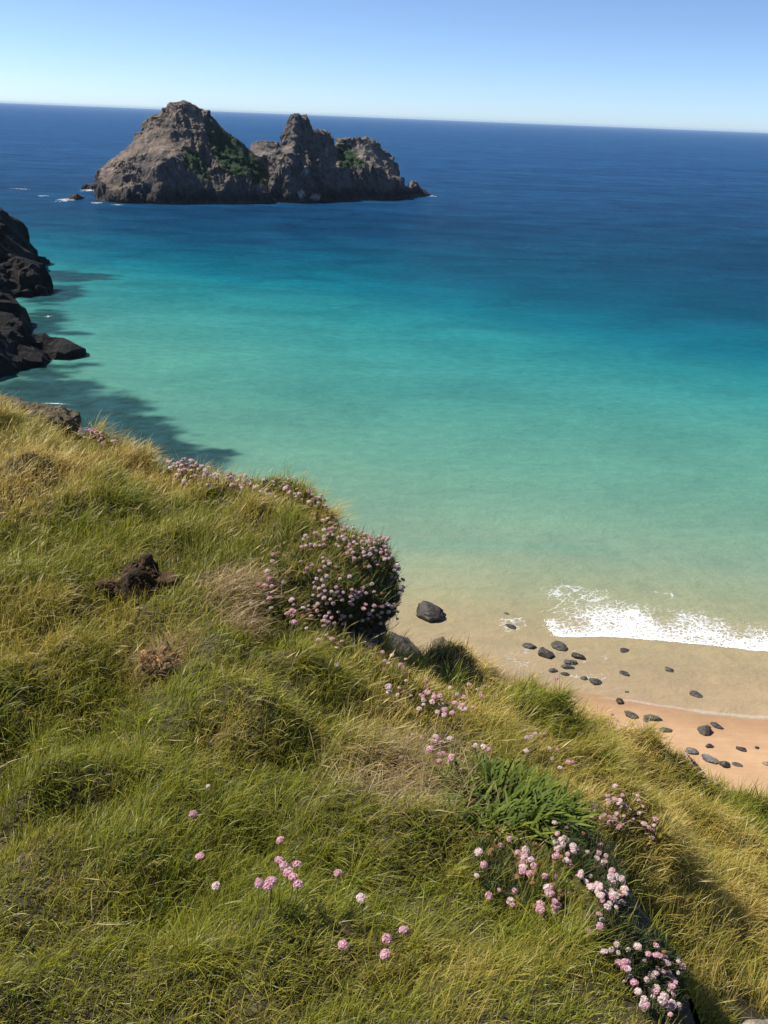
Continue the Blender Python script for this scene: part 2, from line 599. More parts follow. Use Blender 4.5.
# beach: wet sand by the water, dry above
M_ = NT("beach_sand")
p = M_.pos()
n1 = M_.noise(p, 0.5, 6, 0.6)
n2 = M_.noise(p, 6.0, 6, 0.7)
n3 = M_.noise(M_.pos((0.25, 1.6, 1)), 0.9, 5, 0.6, 0.5)
c = M_.mix(0.45, M_.attr(), M_.ramp(n3, [(0.35, (0.84, 0.82, 0.8)), (0.6, (1.06, 1.06, 1.06))]), 'MULTIPLY')
c = M_.mix(0.5, c, M_.ramp(n1, [(0.3, (0.82, 0.8, 0.78)), (0.7, (1.12, 1.12, 1.12))]), 'MULTIPLY')
c = M_.mix(0.4, c, M_.ramp(n2, [(0.3, (0.85, 0.84, 0.82)), (0.7, (1.12, 1.12, 1.12))]), 'MULTIPLY')
b = M_.n("Bump", Strength=0.25, Distance=0.15, Height=n1)
bs = M_.n("BsdfPrincipled", Roughness=0.75)
M_.set(bs.inputs["Base Color"], c)
M_.set(bs.inputs["Normal"], b.outputs[0])
bs.inputs["Specular IOR Level"].default_value = 0.2
M_SAND = M_.finish(bs.outputs[0])
bx = np.arange(-40, 90, 0.5)
by = np.arange(20, 110, 0.5)
BX, BY = np.meshgrid(bx, by)
bd = waterline(BX) - BY                                    # metres up the beach from the water's edge
BZ = np.where(bd > 0, bd * 0.03 + 0.002 * bd, bd * 0.05) + 0.015 * fbm(BX * 0.5, BY * 0.5, octaves=3, seed=73) * sstep(0, 3, bd)
wet = 1 - sstep(0.5, 4.5, bd + 0.8 * fbm(BX * 0.2, BY * 0.2, octaves=3, seed=75))
bc = s2l((205, 168, 130)) * 0.70 * (1 - wet[..., None]) + s2l((186, 150, 115)) * 0.66 * wet[..., None]
me = mesh_np("beach", np.stack([BX, BY, BZ], -1).reshape(-1, 3), grid_faces(len(by), len(bx)), bc.reshape(-1, 3), mats=[M_SAND])
tag(link("beach", me), kind='structure')

# ------------------------------------------------------------------ foam of the breaking wave
M_ = NT("sea_foam")
p = M_.pos()
fn = M_.noise(p, 3.5, 6, 0.7)
c = M_.mix(1.0, (0.80, 0.81, 0.80, 1), M_.ramp(fn, [(0.3, (0.78, 0.8, 0.8)), (0.65, (1.05, 1.05, 1.05))]), 'MULTIPLY')
bs = M_.n("BsdfPrincipled", Roughness=0.6)
M_.set(bs.inputs["Base Color"], c)
b = M_.n("Bump", Strength=0.6, Distance=0.08, Height=fn)
M_.set(bs.inputs["Normal"], b.outputs[0])
tr = M_.n("BsdfTransparent")
sx = M_.n("SeparateColor", Color=M_.attr())
al = M_.math('MULTIPLY', sx.outputs["Red"], M_.math('ADD', 0.45, M_.math('MULTIPLY', fn, 1.0)))
mx = M_.n("MixShader")
M_.set(mx.inputs[0], al)
M_.t.links.new(tr.outputs[0], mx.inputs[1])
M_.t.links.new(bs.outputs[0], mx.inputs[2])
M_LACE = M_.finish(mx.outputs[0])


def foam_sheet(name, front, back, label, cell, thr_f, thr_b, step=0.075, z0=0.012, seed=81, rise=0.02, cat="surf", soft=0.3, dens=1.0):
    """front, back: lines of sea points; lacy net of foam between them, solid along the front"""
    fr = np.array([sea_pt(*q)[:2] for q in front])
    bk = np.array([sea_pt(*q)[:2] for q in back])
    x0, x1 = fr[:, 0].min(), fr[:, 0].max()
    xs = np.arange(x0, x1, step)
    o1, o2 = np.argsort(fr[:, 0]), np.argsort(bk[:, 0])
    yf = np.interp(xs, fr[o1, 0], fr[o1, 1]) + 0.22 * fbm(xs * 0.9, xs * 0, octaves=4, seed=seed)
    yb = np.interp(xs, bk[o2, 0], bk[o2, 1])
    ny = int((np.max(yb - yf)) / step) + 2
    ys = yf.min() - 0.3 + np.arange(int((yb.max() - yf.min() + 0.6) / step)) * step
    X, Y = np.meshgrid(xs, ys)
    T = (Y - yf[None]) / np.maximum(0.3, (yb - yf))[None]
    wx = X + 0.35 * fbm(X * 0.9, Y * 0.9, octaves=3, seed=seed + 1)
    wy = Y + 0.35 * fbm(X * 0.9, Y * 0.9, octaves=3, seed=seed + 2)
    _, e1, _ = cells(wx / cell, wy / cell * 1.25, seed=seed)
    _, e2, _ = cells(wx / cell * 2.6, wy / cell * 2.9, seed=seed + 4)
    big = fbm(X * 0.28, Y * 0.4, octaves=3, seed=seed + 5)
    th = thr_f + (thr_b - thr_f) * np.clip(T, 0, 1) ** 0.75 + 0.16 * big
    val = np.minimum(e1, 0.45 * e2 + 0.06)
    A = sstep(0.0, soft, th - val) * (T > 0) * (1 - sstep(0.75, 1.0, T + 0.25 * big))
    if thr_f > 0.05:
        A = np.maximum(A, (T > 0) * (1 - sstep(0.15, 0.55, Y - yf[None] - 0.4 * big)))
    A = A * dens
    keep = A > 0.03
    end = sstep(0, 2.5, X - x0 + 0.8 * big)
    keep &= (end > 0.3 * _hash(np.floor(X * 8), np.floor(Y * 8), seed=3))
    Z = z0 + rise * np.exp(-((T * 6 - 0.3) ** 2)) + 0.03 * np.clip(0.25 - e1, 0, 1) + 0 * X
    kq = keep[:-1, :-1] & keep[1:, 1:]
    f = grid_faces(len(ys), len(xs), kq)
    used, inv = np.unique(f, return_inverse=True)
    V = np.stack([X, Y, Z], -1).reshape(-1, 3)[used]
    me = mesh_np(name, V, inv.reshape(-1, 4), np.repeat(A.reshape(-1, 1)[used], 3, 1), mats=[M_LACE])
    return tag(link(name, me), label, cat, None, 'stuff')


foam_sheet("foam", [(546, 637), (600, 637), (650, 640), (700, 645), (768, 652), (830, 660)],
           [(546, 610), (580, 598), (620, 588), (650, 600), (700, 603), (768, 615), (830, 622)],
           "white lacy foam of the wave breaking on the shallow sand", 0.85, 0.48, 0.09)
foam_sheet("foam", [(500, 635), (560, 618), (600, 600), (680, 606)], [(500, 590), (560, 575), (600, 572), (680, 590)],
           "thin broken foam threads trailing behind the breaking wave", 1.5, 0.05, 0.04, rise=0.0, seed=91, soft=0.05, dens=0.55)
foam_sheet("foam", [(505, 668), (560, 676), (620, 690)], [(505, 645), (560, 640), (620, 645)],
           "thin foam threads washing round the dark stones in the shallows", 0.9, 0.05, 0.05, rise=0.0, seed=95, soft=0.06, dens=0.4)
foam_sheet("foam", [(585, 696), (640, 704), (700, 713), (768, 720), (830, 728)], [(585, 692), (640, 700), (700, 709), (768, 716), (830, 724)],
           "faint pale line left by the last swash where the sand dries", 0.5, 0.3, 0.1, rise=0.0, seed=97, z0=0.03, soft=0.3, dens=0.22)

# ------------------------------------------------------------------ rocky islets, headland


def rocky_grid(X, Y, Z, amp, scale, seed):
    """push a height sheet about in 3-D so that it breaks into crags and ledges"""
    dzdx = np.gradient(Z, axis=1) / np.gradient(X, axis=1)
    dzdy = np.gradient(Z, axis=0) / np.gradient(Y, axis=0)
    n = np.stack([-dzdx, -dzdy, np.ones_like(Z)], -1)
    n /= np.linalg.norm(n, axis=-1, keepdims=True)
    steep = 1 - n[..., 2]
    q = [X * scale, Y * scale, Z * scale * 1.0]
    f1, edge, rid = cells(q[0] + 0.5 * fbm(*q, octaves=2, seed=seed + 3), q[1], q[2] * 0.8, seed=seed)
    g1, gedge, grid_ = cells(q[0] * 2.7, q[1] * 2.7, q[2] * 2.2, seed=seed + 5)
    msk = sstep(-0.25, 0.35, fbm(*[a * 0.35 for a in q], octaves=3, seed=seed + 9))
    sl = ridged(q[0] * 1.5 + q[2] * 0.5, q[1] * 1.5, q[2] * 0.45, octaves=4, seed=seed + 7)     # upright slabs and gullies
    d = amp * (0.55 * (rid - 0.5) * (0.3 + msk) + 0.9 * fbm(*[a * 0.6 for a in q], octaves=5, seed=seed + 1) + 0.7 * sl * (0.35 + msk) + 0.3 * (grid_ - 0.5) * msk)
    k = (0.35 + 1.0 * np.clip(steep * 2.2, 0, 1)) * sstep(-3, 1, Z)
    P = np.stack([X, Y, Z], -1) + n * (d * k)[..., None]
    return P, steep, d


def profile(px, front, off):
    fu = [f[0] for f in front]
    fy = [sea_pt(*f)[1] for f in front]
    q = np.array([at_depth(u, v, np.interp(u, fu, fy) + off) for u, v in px])
    return q[:, 0], q[:, 2]


def islet_mesh(name, prof, off, front, backd, cliff_h, step, amp, scale, seed, mottle, green=(), pale=(), fslope=1.0, wall=2.6):
    px, pz = profile(prof, front, off)
    fr = np.array([sea_pt(*q)[:2] for q in front])
    bk = fr * (1 + off / fr[:, 1:2]) + np.stack([0 * fr[:, 0], backd * np.sin(np.linspace(0.35, math.pi - 0.35, len(fr)))], -1)
    x = np.arange(min(px[0], fr[0, 0]) - 6, max(px[-1], fr[-1, 0]) + 6, step)
    y = np.arange(fr[:, 1].min() - 8, bk[:, 1].max() + 8, step)
    X, Y = np.meshgrid(x, y)
    poly = np.vstack([fr, bk[::-1]])
    wob = 3.0 * fbm(X * 0.07, Y * 0.07, octaves=4, seed=seed + 31)
    sd = -poly_sd(X, Y, poly) + wob
    P = np.interp(X, px, pz, left=-8, right=-8)
    yf = np.interp(X, fr[:, 0], fr[:, 1])
    yr = yf + off
    yb = np.interp(X, bk[:, 0], bk[:, 1])
    t = np.where(Y < yr, (yr - Y) / np.maximum(4, yr - yf), (Y - yr) / np.maximum(4, yb - yr))
    t = np.clip(t, 0, 1.2)
    C = np.minimum(cliff_h * (1 + 0.7 * fbm(X * 0.045, Y * 0.045, octaves=3, seed=seed + 35)), P * 0.6)
    body = P - (P - C) * t ** fslope
    Z = np.where(sd > 0, np.minimum(body, wall * sd + 0.3), sd * 1.2)
    Z = np.maximum(Z, -6)
    V, steep, d = rocky_grid(X, Y, Z, amp, scale, seed)
    z = V[..., 2]
    u, v = project(V)
    nn = fbm(V[..., 0] * 0.12, V[..., 1] * 0.12, z * 0.12, octaves=4, seed=seed + 41)
    n2 = fbm(V[..., 0] * 0.5, V[..., 1] * 0.5, z * 0.5, octaves=3, seed=seed + 43)
    col = np.array(mottle[0])[None, None] + 0 * V
    w = sstep(-0.15, 0.3, nn)[..., None]
    col = col * (1 - w) + np.array(mottle[1]) * w
    w = sstep(0.15, 0.5, steep)[..., None]
    col = col * (1 - w) + np.array(mottle[2]) * w
    w = (1 - sstep(3.0, 9.5, z + 3 * nn))[..., None]
    col = col * (1 - w) + np.array((0.045, 0.042, 0.042)) * w
    w = (1 - sstep(0.8, 2.6, z + 1.0 * n2))[..., None] * 0.6
    col = col * (1 - w) + np.array((0.12, 0.085, 0.055)) * w
    for poly2 in green:
        gs = poly_sd(u, v, poly2)
        w = (1 - sstep(-3.5, 2.5, gs + 5 * nn + 3.5 * n2))[..., None] * sstep(-0.4, 0.0, 0.3 - steep)[..., None]
        col = col * (1 - w) + (np.array((0.022, 0.052, 0.018)) * (1 + 0.35 * n2[..., None])) * w
    for (cu, cv, ru, rv) in pale:
        r = np.sqrt(((u - cu) / ru) ** 2 + ((v - cv) / rv) ** 2) + 0.5 * n2
        w = (1 - sstep(0.7, 1.05, r))[..., None]
        col = col * (1 - w) + np.array((0.42, 0.38, 0.34)) * w
    keep = (Z[:-1, :-1] > -5.5) | (Z[1:, 1:] > -5.5)
    f = grid_faces(*X.shape, keep)
    used, inv = np.unique(f, return_inverse=True)
    return mesh_np(name, V.reshape(-1, 3)[used], inv.reshape(-1, 4), col.reshape(-1, 3)[used], smooth=False, mats=[M_ISLET])


BROWN = ((0.20, 0.155, 0.12), (0.27, 0.215, 0.17), (0.12, 0.106, 0.098))
GREY = ((0.18, 0.155, 0.135), (0.28, 0.24, 0.21), (0.135, 0.12, 0.11))
IS_A = [(93, 198), (98, 186), (104, 172), (114, 158), (127, 147), (138, 136), (147, 125), (155, 116), (163, 111), (170, 106), (177, 102), (184, 102), (192, 105),
        (200, 109), (208, 111), (213, 118), (222, 128), (232, 135), (245, 143), (256, 156), (266, 170), (275, 184), (283, 199)]
me = islet_mesh("sea_stack", IS_A, 44, [(95, 200), (125, 203), (160, 204), (200, 204), (240, 204), (281, 204)],
                30, 13, 0.5, 2.3, 0.15, 101, BROWN,
                green=[[(205, 120), (228, 132), (248, 146), (262, 165), (268, 186), (240, 186), (222, 172), (214, 152), (204, 134)],
                       [(186, 150), (206, 162), (212, 178), (200, 186), (184, 178)]], fslope=1.1, wall=3.3)
tag(link("sea_stack", me), "large cone-shaped brown islet with green turf down its right shoulder", "islet")
IS_B = [(266, 200), (270, 170), (275, 150), (281, 133), (288, 121), (294, 113), (298, 113), (304, 120), (312, 128), (321, 131), (329, 137), (334, 147),
        (338, 150), (342, 141), (349, 137), (358, 138), (366, 136), (373, 140), (379, 147), (386, 156), (395, 166), (399, 172), (401, 184), (405, 198)]
me = islet_mesh("sea_stack", IS_B, 32, [(268, 202), (290, 203), (320, 201), (350, 200), (380, 200), (404, 198)],
                28, 15, 0.5, 3.6, 0.15, 202, GREY,
                green=[[(336, 149), (344, 144), (358, 154), (370, 170), (366, 180), (350, 180), (338, 168)]],
                pale=[(301, 194, 4, 4), (316, 197, 6, 3), (306, 172, 5, 2.5)], fslope=0.75, wall=3.6)
tag(link("sea_stack", me), "jagged grey double-peaked islet right of the brown cone", "islet")
IS_C = [(246, 200), (250, 150), (253, 142), (262, 140), (270, 141), (277, 142), (282, 150), (286, 200)]
me = islet_mesh("sea_stack", IS_C, 22, [(246, 190), (262, 190), (286, 190)], 20, 26, 0.7, 2.0, 0.2, 303, GREY, fslope=0.8, wall=6)
tag(link("sea_stack", me), "blocky dark rock showing behind the gap between both islets", "islet")
IS_D = [(396, 197), (399, 188), (404, 187), (408, 186), (412, 180), (415, 181), (419, 186), (424, 190), (430, 196)]
me = islet_mesh("sea_rock", IS_D, 10, [(396, 198), (416, 197), (430, 196)], 10, 4, 0.5, 1.6, 0.35, 404, GREY)
tag(link("sea_rock", me), "small pointed rock in white surf off the right end of the islets", "rock")
for prof, fr, lab, sd_ in [
    ([(68, 199), (71, 195), (76, 194), (81, 196), (85, 199)], [(68, 199), (76, 200), (85, 199)],
     "low dark skerry awash beside the left foot of the brown islet, the lower of two", 505),
    ([(82, 189), (86, 184), (92, 183), (97, 185), (100, 190)], [(82, 189), (91, 190), (100, 190)],
     "dark humped skerry ringed by surf behind the lower skerry", 506)]:
    me = islet_mesh("sea_rock", prof, 4, fr, 5, 2, 0.4, 1.2, 0.4, sd_, GREY)
    tag(link("sea_rock", me), lab, "rock")

# headland on the left
HC_PX = [(-40, 222), (-6, 232), (8, 243), (22, 253), (36, 259), (50, 263), (54, 268), (47, 276), (38, 279), (50, 287), (54, 292), (44, 295), (26, 296), (14, 301),
         (20, 312), (36, 322), (50, 331), (52, 340), (46, 345), (66, 346), (84, 351), (80, 357), (52, 362), (30, 368), (0, 382), (-40, 394)]
HC = [sea_pt(*q)[:2] for q in HC_PX]
HC = [np.array([-700, 900.0]), np.array([-420, 640.0])] + HC + [np.array([-105, 112.0]), np.array([-95, 75.0]), np.array([-70, 48.0]), np.array([-55, 20.0]), np.array([-60, -300.0]), np.array([-700, -300.0])]
hx = axis(-600, -190, -48, -46, 1.0, 1.12)
hy = axis(-100, 60, 380, 800, 1.0, 1.12)
X, Y = np.meshgrid(hx, hy)
sd = -poly_sd(X, Y, HC) - 2.0 + 4.0 * fbm(X * 0.06, Y * 0.06, octaves=4, seed=601)
rise = np.interp(sd, [-20, -1, 0, 3, 9, 22, 45, 120, 600], [-9, -2.5, 0, 4.5, 10.5, 22, 28, 36, 50])
Z = rise + 4.5 * ridged(X * 0.05, Y * 0.05, octaves=5, seed=611) * sstep(0, 16, sd)
V, steep, d = rocky_grid(X, Y, Z, 3.0, 0.14, 620)
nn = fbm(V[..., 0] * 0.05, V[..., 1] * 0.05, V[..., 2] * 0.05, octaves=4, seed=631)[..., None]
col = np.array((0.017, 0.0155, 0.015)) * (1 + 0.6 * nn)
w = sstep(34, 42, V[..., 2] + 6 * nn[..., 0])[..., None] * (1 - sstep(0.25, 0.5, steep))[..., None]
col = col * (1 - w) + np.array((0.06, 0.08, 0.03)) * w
keep = (Z[:-1, :-1] > -7) | (Z[1:, 1:] > -7)
f = grid_faces(*X.shape, keep)
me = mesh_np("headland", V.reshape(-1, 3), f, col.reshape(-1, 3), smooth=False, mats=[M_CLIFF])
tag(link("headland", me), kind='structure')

# surf flecks round skerries and at the islet's ends
SURF_SPOTS = [(66, 200, 12, 4.0), (97, 203, 9, 1.6), (118, 205, 9, 0.9), (92, 190, 12, 3.4), (431, 196, 8, 1.8), (20, 189, 16, 0.8), (44, 196, 8, 1.2)]


def surf_patch(u, v, ru, rv, seed, label):
    q = sea_pt(u, v)
    rx = abs(sea_pt(u + ru, v)[0] - q[0])
    ry = abs(sea_pt(u, v - rv * 0.6)[1] - q[1])
    st = max(0.06, rx / 110)
    xs, ys = np.arange(-rx, rx, st), np.arange(-ry, ry, st * max(1, ry / rx * 0.8))
    X, Y = np.meshgrid(xs, ys)
    r = np.sqrt((X / rx) ** 2 + (Y / ry) ** 2)
    n = fbm(X / rx * 3.0, Y / ry * 3.4, octaves=4, seed=seed)
    f1_, e_, _ = cells((X / rx + 0.3 * n) * 5, (Y / ry + 0.3 * n) * 3, seed=seed)
    A = sstep(0.0, 0.25, 0.75 - r - 1.1 * n) * sstep(0.0, 0.3, 0.5 - 0.3 * r - e_) * 0.8
    keep = A > 0.04
    f = grid_faces(len(ys), len(xs), keep[:-1, :-1])
    if not len(f):
        return
    used, inv = np.unique(f, return_inverse=True)
    V = np.stack([X + q[0], Y + q[1], 0 * X + 0.12], -1).reshape(-1, 3)[used]
    tag(link("surf", mesh_np("surf", V, inv.reshape(-1, 4), np.repeat(A.reshape(-1, 1)[used], 3, 1), mats=[M_LACE])), label, "surf", None, 'stuff')


SURF_LABELS = ["white surf around the lower skerry", "white surf at the left foot of the brown islet", "thin surf line under the brown islet's left cliff",
               "white wash round the humped skerry", "white surf off the right tip of the islets", "faint white streak on open water at the far left",
               "thin wash drifting left of the lower skerry"]
for i, (s, l) in enumerate(zip(SURF_SPOTS, SURF_LABELS)):
    surf_patch(*s, 700 + i, l)
surf_patch(52, 404, 22, 2.0, 721, "broken white wash over the dark reef below the near rim")
surf_patch(48, 317, 5, 2, 722, "white wash against the headland's middle rocks")
surf_patch(44, 291, 4, 1.2, 723, "small white wash at the headland's outer rock")


# ------------------------------------------------------------------ boulders
def ico(sub):
    import bmesh
    bm = bmesh.new()
    bmesh.ops.create_icosphere(bm, subdivisions=sub, radius=1)
    v = np.array([q.co[:] for q in bm.verts])
    f = np.array([[q.index for q in t.verts] for t in bm.faces])
    bm.free()
    return v, f


ICO = {k: ico(k) for k in (2, 3, 4, 5)}


def rock_mesh(name, rx, ry, rz, seed, sub=4, base=(0.085, 0.085, 0.09), top=None, mat=None, rough=0.24):
    v, f = ICO[sub]
    s = seed * 3.7
    f1, e, rid = cells(v[:, 0] * 1.3 + s, v[:, 1] * 1.3, v[:, 2] * 1.3, seed=seed)
    d = 1 + rough * (0.9 * fbm(v[:, 0] * 1.2 + s, v[:, 1] * 1.2, v[:, 2] * 1.2, octaves=4, seed=seed) + 0.8 * (rid - 0.5)) - 0.10 * np.exp(-e * 8)
    q = v * d[:, None]
    # a few flat facets, as broken stone has
    rr = np.random.default_rng(seed)
    for _ in range(9):
        nrm = rr.normal(size=3)
        nrm /= np.linalg.norm(nrm)
        lim = rr.uniform(0.62, 0.9)
        over = np.maximum(0, q @ nrm - lim)
        q = q - over[:, None] * nrm * 0.85
    q = q + 0.03 * np.stack([vnoise(*(q.T * 6), seed=seed + k) for k in range(3)], -1)
    q = q * np.array([rx, ry, rz])
    n = fbm(q[:, 0] / rx * 2, q[:, 1] / ry * 2, q[:, 2] / rz * 2, octaves=3, seed=seed + 9)
    col = np.array(base)[None] * (1 + 0.5 * n[:, None])
    if top is not None:
        w = sstep(0.1, 0.7, q[:, 2] / rz + 0.5 * n)[:, None]
        col = col * (1 - w) + np.array(top) * w
    return mesh_np(name, q, f, col, smooth=(sub >= 4), mats=[mat or M_BOULDER])


def sand_z(x, y):
    b = float(waterline(np.array([x]))[0]) - y
    return max(0.0, b * 0.032)


GB_ = "dark stones scattered over the beach"
BOULDERS = [  # u, v (centre), width px, height px, turn, label
    (429, 608, 34, 30, 0.7, "big dark boulder standing alone in the sandy shallows off the thrift mound"),
    (404, 646, 52, 34, 0.5, "broad dark rock at the water's edge right under the thrift mound"),
    (445, 646, 30, 26, 0.2, "brown weathered rock half hidden behind the grass beside the broad dark rock"),
    (512, 625, 15, 8, 0.5, "submerged flat stone farthest left in the shallows beyond the grass crest"),
    (507, 613, 7, 3, 0.3, "tiny dark stone under water above the flat submerged stone"),
    (529, 645, 14, 7, 0.4, "small flat stone just left of the paired dark stones"),
    (546, 652, 19, 13, 0.1, "chunky black stone left in the cluster beside the foam's tip"),
    (559, 645, 20, 10, 0.4, "flat black stone topmost in the cluster below the foam's tip"),
    (578, 655, 17, 8, 0.4, "slim dark stone at the right of the stone cluster"),
    (571, 661, 14, 8, 0.1, "greyish wet stone in the middle of the stone cluster"),
    (569, 666, 14, 7, 0.1, "flat grey stone touching the wet stone from below in the cluster"),
    (553, 669, 10, 7, 0.1, "small rounded stone low in the stone cluster nearest the grass"),
    (565, 673, 9, 6, 0.1, "small stone below the flat grey stone of the cluster"),
    (584, 677, 8, 6, 0.3, "small knobbly stone joined to the left of the black wedge stone"),
    (595, 680, 15, 9, 0.4, "black wedge-shaped stone low on the wet sand near the grass crest"),
    (624, 672, 11, 7, 0.4, "oval dark stone alone on the thin wash right of the wedge stone"),
    (669, 668, 9, 8, 0.7, "faint ragged stone under the wash between the oval and the flat stone"),
    (696, 693, 14, 7, 0.4, "flat dark stone in the wash just above the dry sand"),
    (626, 650, 14, 3, 0.2, "thin dark sliver of stone in the wash under the foam"),
    (620, 700, 9, 8, 0.7, "narrow tilted stone at the grass crest where sand turns dry"),
    (632, 714, 16, 7, 0.3, "low stones' foremost slab against the grass crest"),
    (627, 691, 5, 3, 0.0, "pebble-sized stone above the narrow tilted stone"),
    (646, 719, 6, 6, 0.1, "little round stone left of the mossy oval stone"),
    (653, 717, 15, 8, 0.3, "mossy oval stone at the edge of the dry sand"),
    (665, 729, 14, 6, 0.0, "flat grey-topped stone on dry sand below the mossy oval stone"),
    (704, 729, 14, 12, 0.5, "plump egg-shaped dark stone on the orange sand"),
    (717, 725, 13, 6, 0.5, "slender dark stone up and right of the egg-shaped stone"),
    (709, 745, 8, 6, 0.1, "small round stone below the egg-shaped stone on orange sand"),
    (742, 748, 11, 5, 0.2, "small flat stone on orange sand well right of the others"),
    (757, 747, 5, 4, 0.0, "tiny stone right of the small flat stone"),
    (711, 758, 18, 10, 0.4, "grey jumbled rock just beyond the pink thrift on the crest"),
    (724, 763, 12, 9, 0.2, "dark block right of the grey jumbled rock"),
    (738, 764, 10, 4, 0.1, "thin slab at the right end of the rocks beyond the crest"),
    (692, 750, 14, 8, 0.1, "grey rock left of the jumbled rock beyond the crest"),
    (766, 763, 8, 5, 0.0, "sand-coloured flat stone at the far right of the orange sand"),
]
for i, (u, v, w, h, turn, lab) in enumerate(BOULDERS):
    q = sea_pt(u, v + h * 0.25)
    D = float(np.linalg.norm(q - CAM))
    q = sea_pt(u, v + h * 0.25, sand_z(q[0], q[1]))
    sc_ = D / F_PX
    rx = w * sc_ * 0.5
    rz = max(0.12, h * sc_ * 0.42)
    ry = max(rx * 0.6, h * sc_ * 0.5)
    base = tuple(np.array((0.075, 0.068, 0.058)) * random.uniform(0.7, 1.35))
    top = None
    if i in (2,): base, top = (0.11, 0.085, 0.055), (0.14, 0.11, 0.07)
    if i in (0, 1): base, top = (0.042, 0.038, 0.034), (0.07, 0.06, 0.05)
    if i in (9, 10): base = (0.09, 0.09, 0.08)
    if i in (23, 24): top = (0.11, 0.11, 0.08)
    if i in (30, 33): base, top = (0.11, 0.105, 0.1), (0.2, 0.19, 0.17)
    if i == 34: base = (0.27, 0.2, 0.14)
    if i in (3, 4, 16, 18): rz *= 0.5
    me = rock_mesh("beach_stone", rx, ry, rz, 900 + i, 5 if i < 3 else 4 if w > 12 else 3, base, top, None, 0.42 if i < 3 else 0.4)
    big = i < 3
    o = link("boulder" if big else "beach_stone", me, loc=(q[0], q[1], q[2] + rz * (0.2 if big else random.uniform(-0.1, 0.2))), rot=(random.uniform(-.15, .15), 0.15, -turn))
    tag(o, lab, "boulder" if big else "stone", None if big else GB_)

# a rock standing out of the reef below the rim, and the skerry off the headland
for (u, v, w, h, lab) in [(56, 408, 9, 6, "small wave-washed rock on the dark reef below the near rim"),
                          (40, 284, 12, 5, "low black rock off the headland's outer point"),
                          (62, 347, 22, 9, "tan-topped ledge rock under the headland's nearest point")]:
    q = sea_pt(u, v + h * 0.3)
    s_ = np.linalg.norm(q - CAM) / F_PX
    me = rock_mesh("sea_rock", w * s_ * 0.5, w * s_ * 0.5, h * s_ * 0.6, 960 + u, 4, (0.07, 0.062, 0.055), (0.16, 0.12, 0.085))
    tag(link("sea_rock", me, loc=(q[0], q[1], 0.1)), lab, "rock")

# ------------------------------------------------------------------ grass
# tufts are strewn over the land, each a spray of blades that shares a lean, a height and a tint
def px_spots(spots):
    out = []
    for (u, v, r, k) in spots:
        q, D = hit(u, v)
        out.append((q[0], q[1], r, k))
    return out


DRY = px_spots([(240, 592, .14, .9), (238, 630, .10, .7), (395, 800, .2, .55), (415, 770, .17, .6), (60, 480, .35, .6), (20, 470, .35, .5), (205, 470, .3, .5), (110, 470, .3, .3),
                (640, 760, .3, .45), (490, 650, .3, .6), (600, 700, .3, .4), (620, 740, .15, .5), (700, 950, .35, .6), (740, 1000, .3, .7), (160, 665, .12, .8), (300, 950, .25, .3), (330, 520, .15, .3), (462, 664, .25, .8),
                (290, 620, .1, .7), (230, 730, .2, .3), (520, 1000, .2, .25), (250, 520, .3, .3)])
GRN = px_spots([(60, 650, .35, .5), (100, 530, .3, .35), (220, 850, .3, .5), (300, 680, .25, .5), (90, 440, .3, .4), (700, 930, .25, .6), (480, 740, .2, .4), (600, 1000, .15, .4), (180, 560, .25, .3), (30, 770, .25, .3), (330, 690, .2, .6), (150, 900, .25, .2), (560, 690, .3, .2), (20, 640, .3, .4), (150, 720, .3, .35), (60, 560, .3, .3), (180, 640, .2, .3)])


def field(x, y, spots):
    w = np.zeros(x.shape)
    for sx, sy, r, k in spots:
        w = np.maximum(w, k * np.exp(-((x - sx) ** 2 + (y - sy) ** 2) / (r * r)))
    return w


CLEAR = [(*at(772, 1022, 3.2)[:2], 0.24, 1)] + px_spots([(348, 640, .10, 1), (318, 632, .08, 1), (135, 588, .105, 1), (160, 663, .075, 1), (498, 805, .27, 1)])       # bare or otherwise planted ground
TRAIL = px_spots([(105, 592, .05, 1), (90, 590, .05, 1)])


def make_blades(P, L, W, az, th0, th1, c0, c1, twist, segs=3):
    """P (n,3) roots; blades bend from th0 to th1 (from the vertical) towards azimuth az; colours root to tip"""
    n = len(P)
    ts = np.linspace(0, 1, segs + 1)
    d = np.stack([np.sin(az), np.cos(az)], -1)
    side = np.stack([np.cos(az + twist), -np.sin(az + twist), 0.25 * np.sin(twist * 3)], -1)
    cur = P.copy()
    V = np.zeros((n, 2 * segs + 1, 3), np.float32)
    C = np.zeros((n, 2 * segs + 1, 3), np.float32)
    for k, t in enumerate(ts):
        if k:
            a = th0 + (th1 - th0) * (t - 0.5 / segs)
            st = L / segs
            cur = cur + np.concatenate([d * (np.sin(a) * st)[:, None], (np.cos(a) * st)[:, None]], -1)
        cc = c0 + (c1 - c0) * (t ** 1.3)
        if k < segs:
            w = (W * (1.0 - 0.62 * t))[:, None] * 0.5
            V[:, 2 * k] = cur - side * w
            V[:, 2 * k + 1] = cur + side * w
            C[:, 2 * k] = cc
            C[:, 2 * k + 1] = cc
        else:
            V[:, 2 * segs] = cur
            C[:, 2 * segs] = cc
    nv = 2 * segs + 1
    base = (np.arange(n) * nv)[:, None]
    quads = np.concatenate([base + np.array([2 * k, 2 * k + 1, 2 * k + 3, 2 * k + 2]) for k in range(segs - 1)])
    tris = base + np.array([2 * segs - 2, 2 * segs - 1, 2 * segs])
    return V.reshape(-1, 3), [quads.reshape(-1, 4), tris], C.reshape(-1, 3)


def scatter(n, xr, yr):
    x = rng.uniform(*xr, n)
    y = rng.uniform(*yr, n)
    z = grid_lookup(GH, x, y)
    P = np.stack([x, y, z], -1)
    D = np.linalg.norm(P - CAM, axis=1)
    return P, D


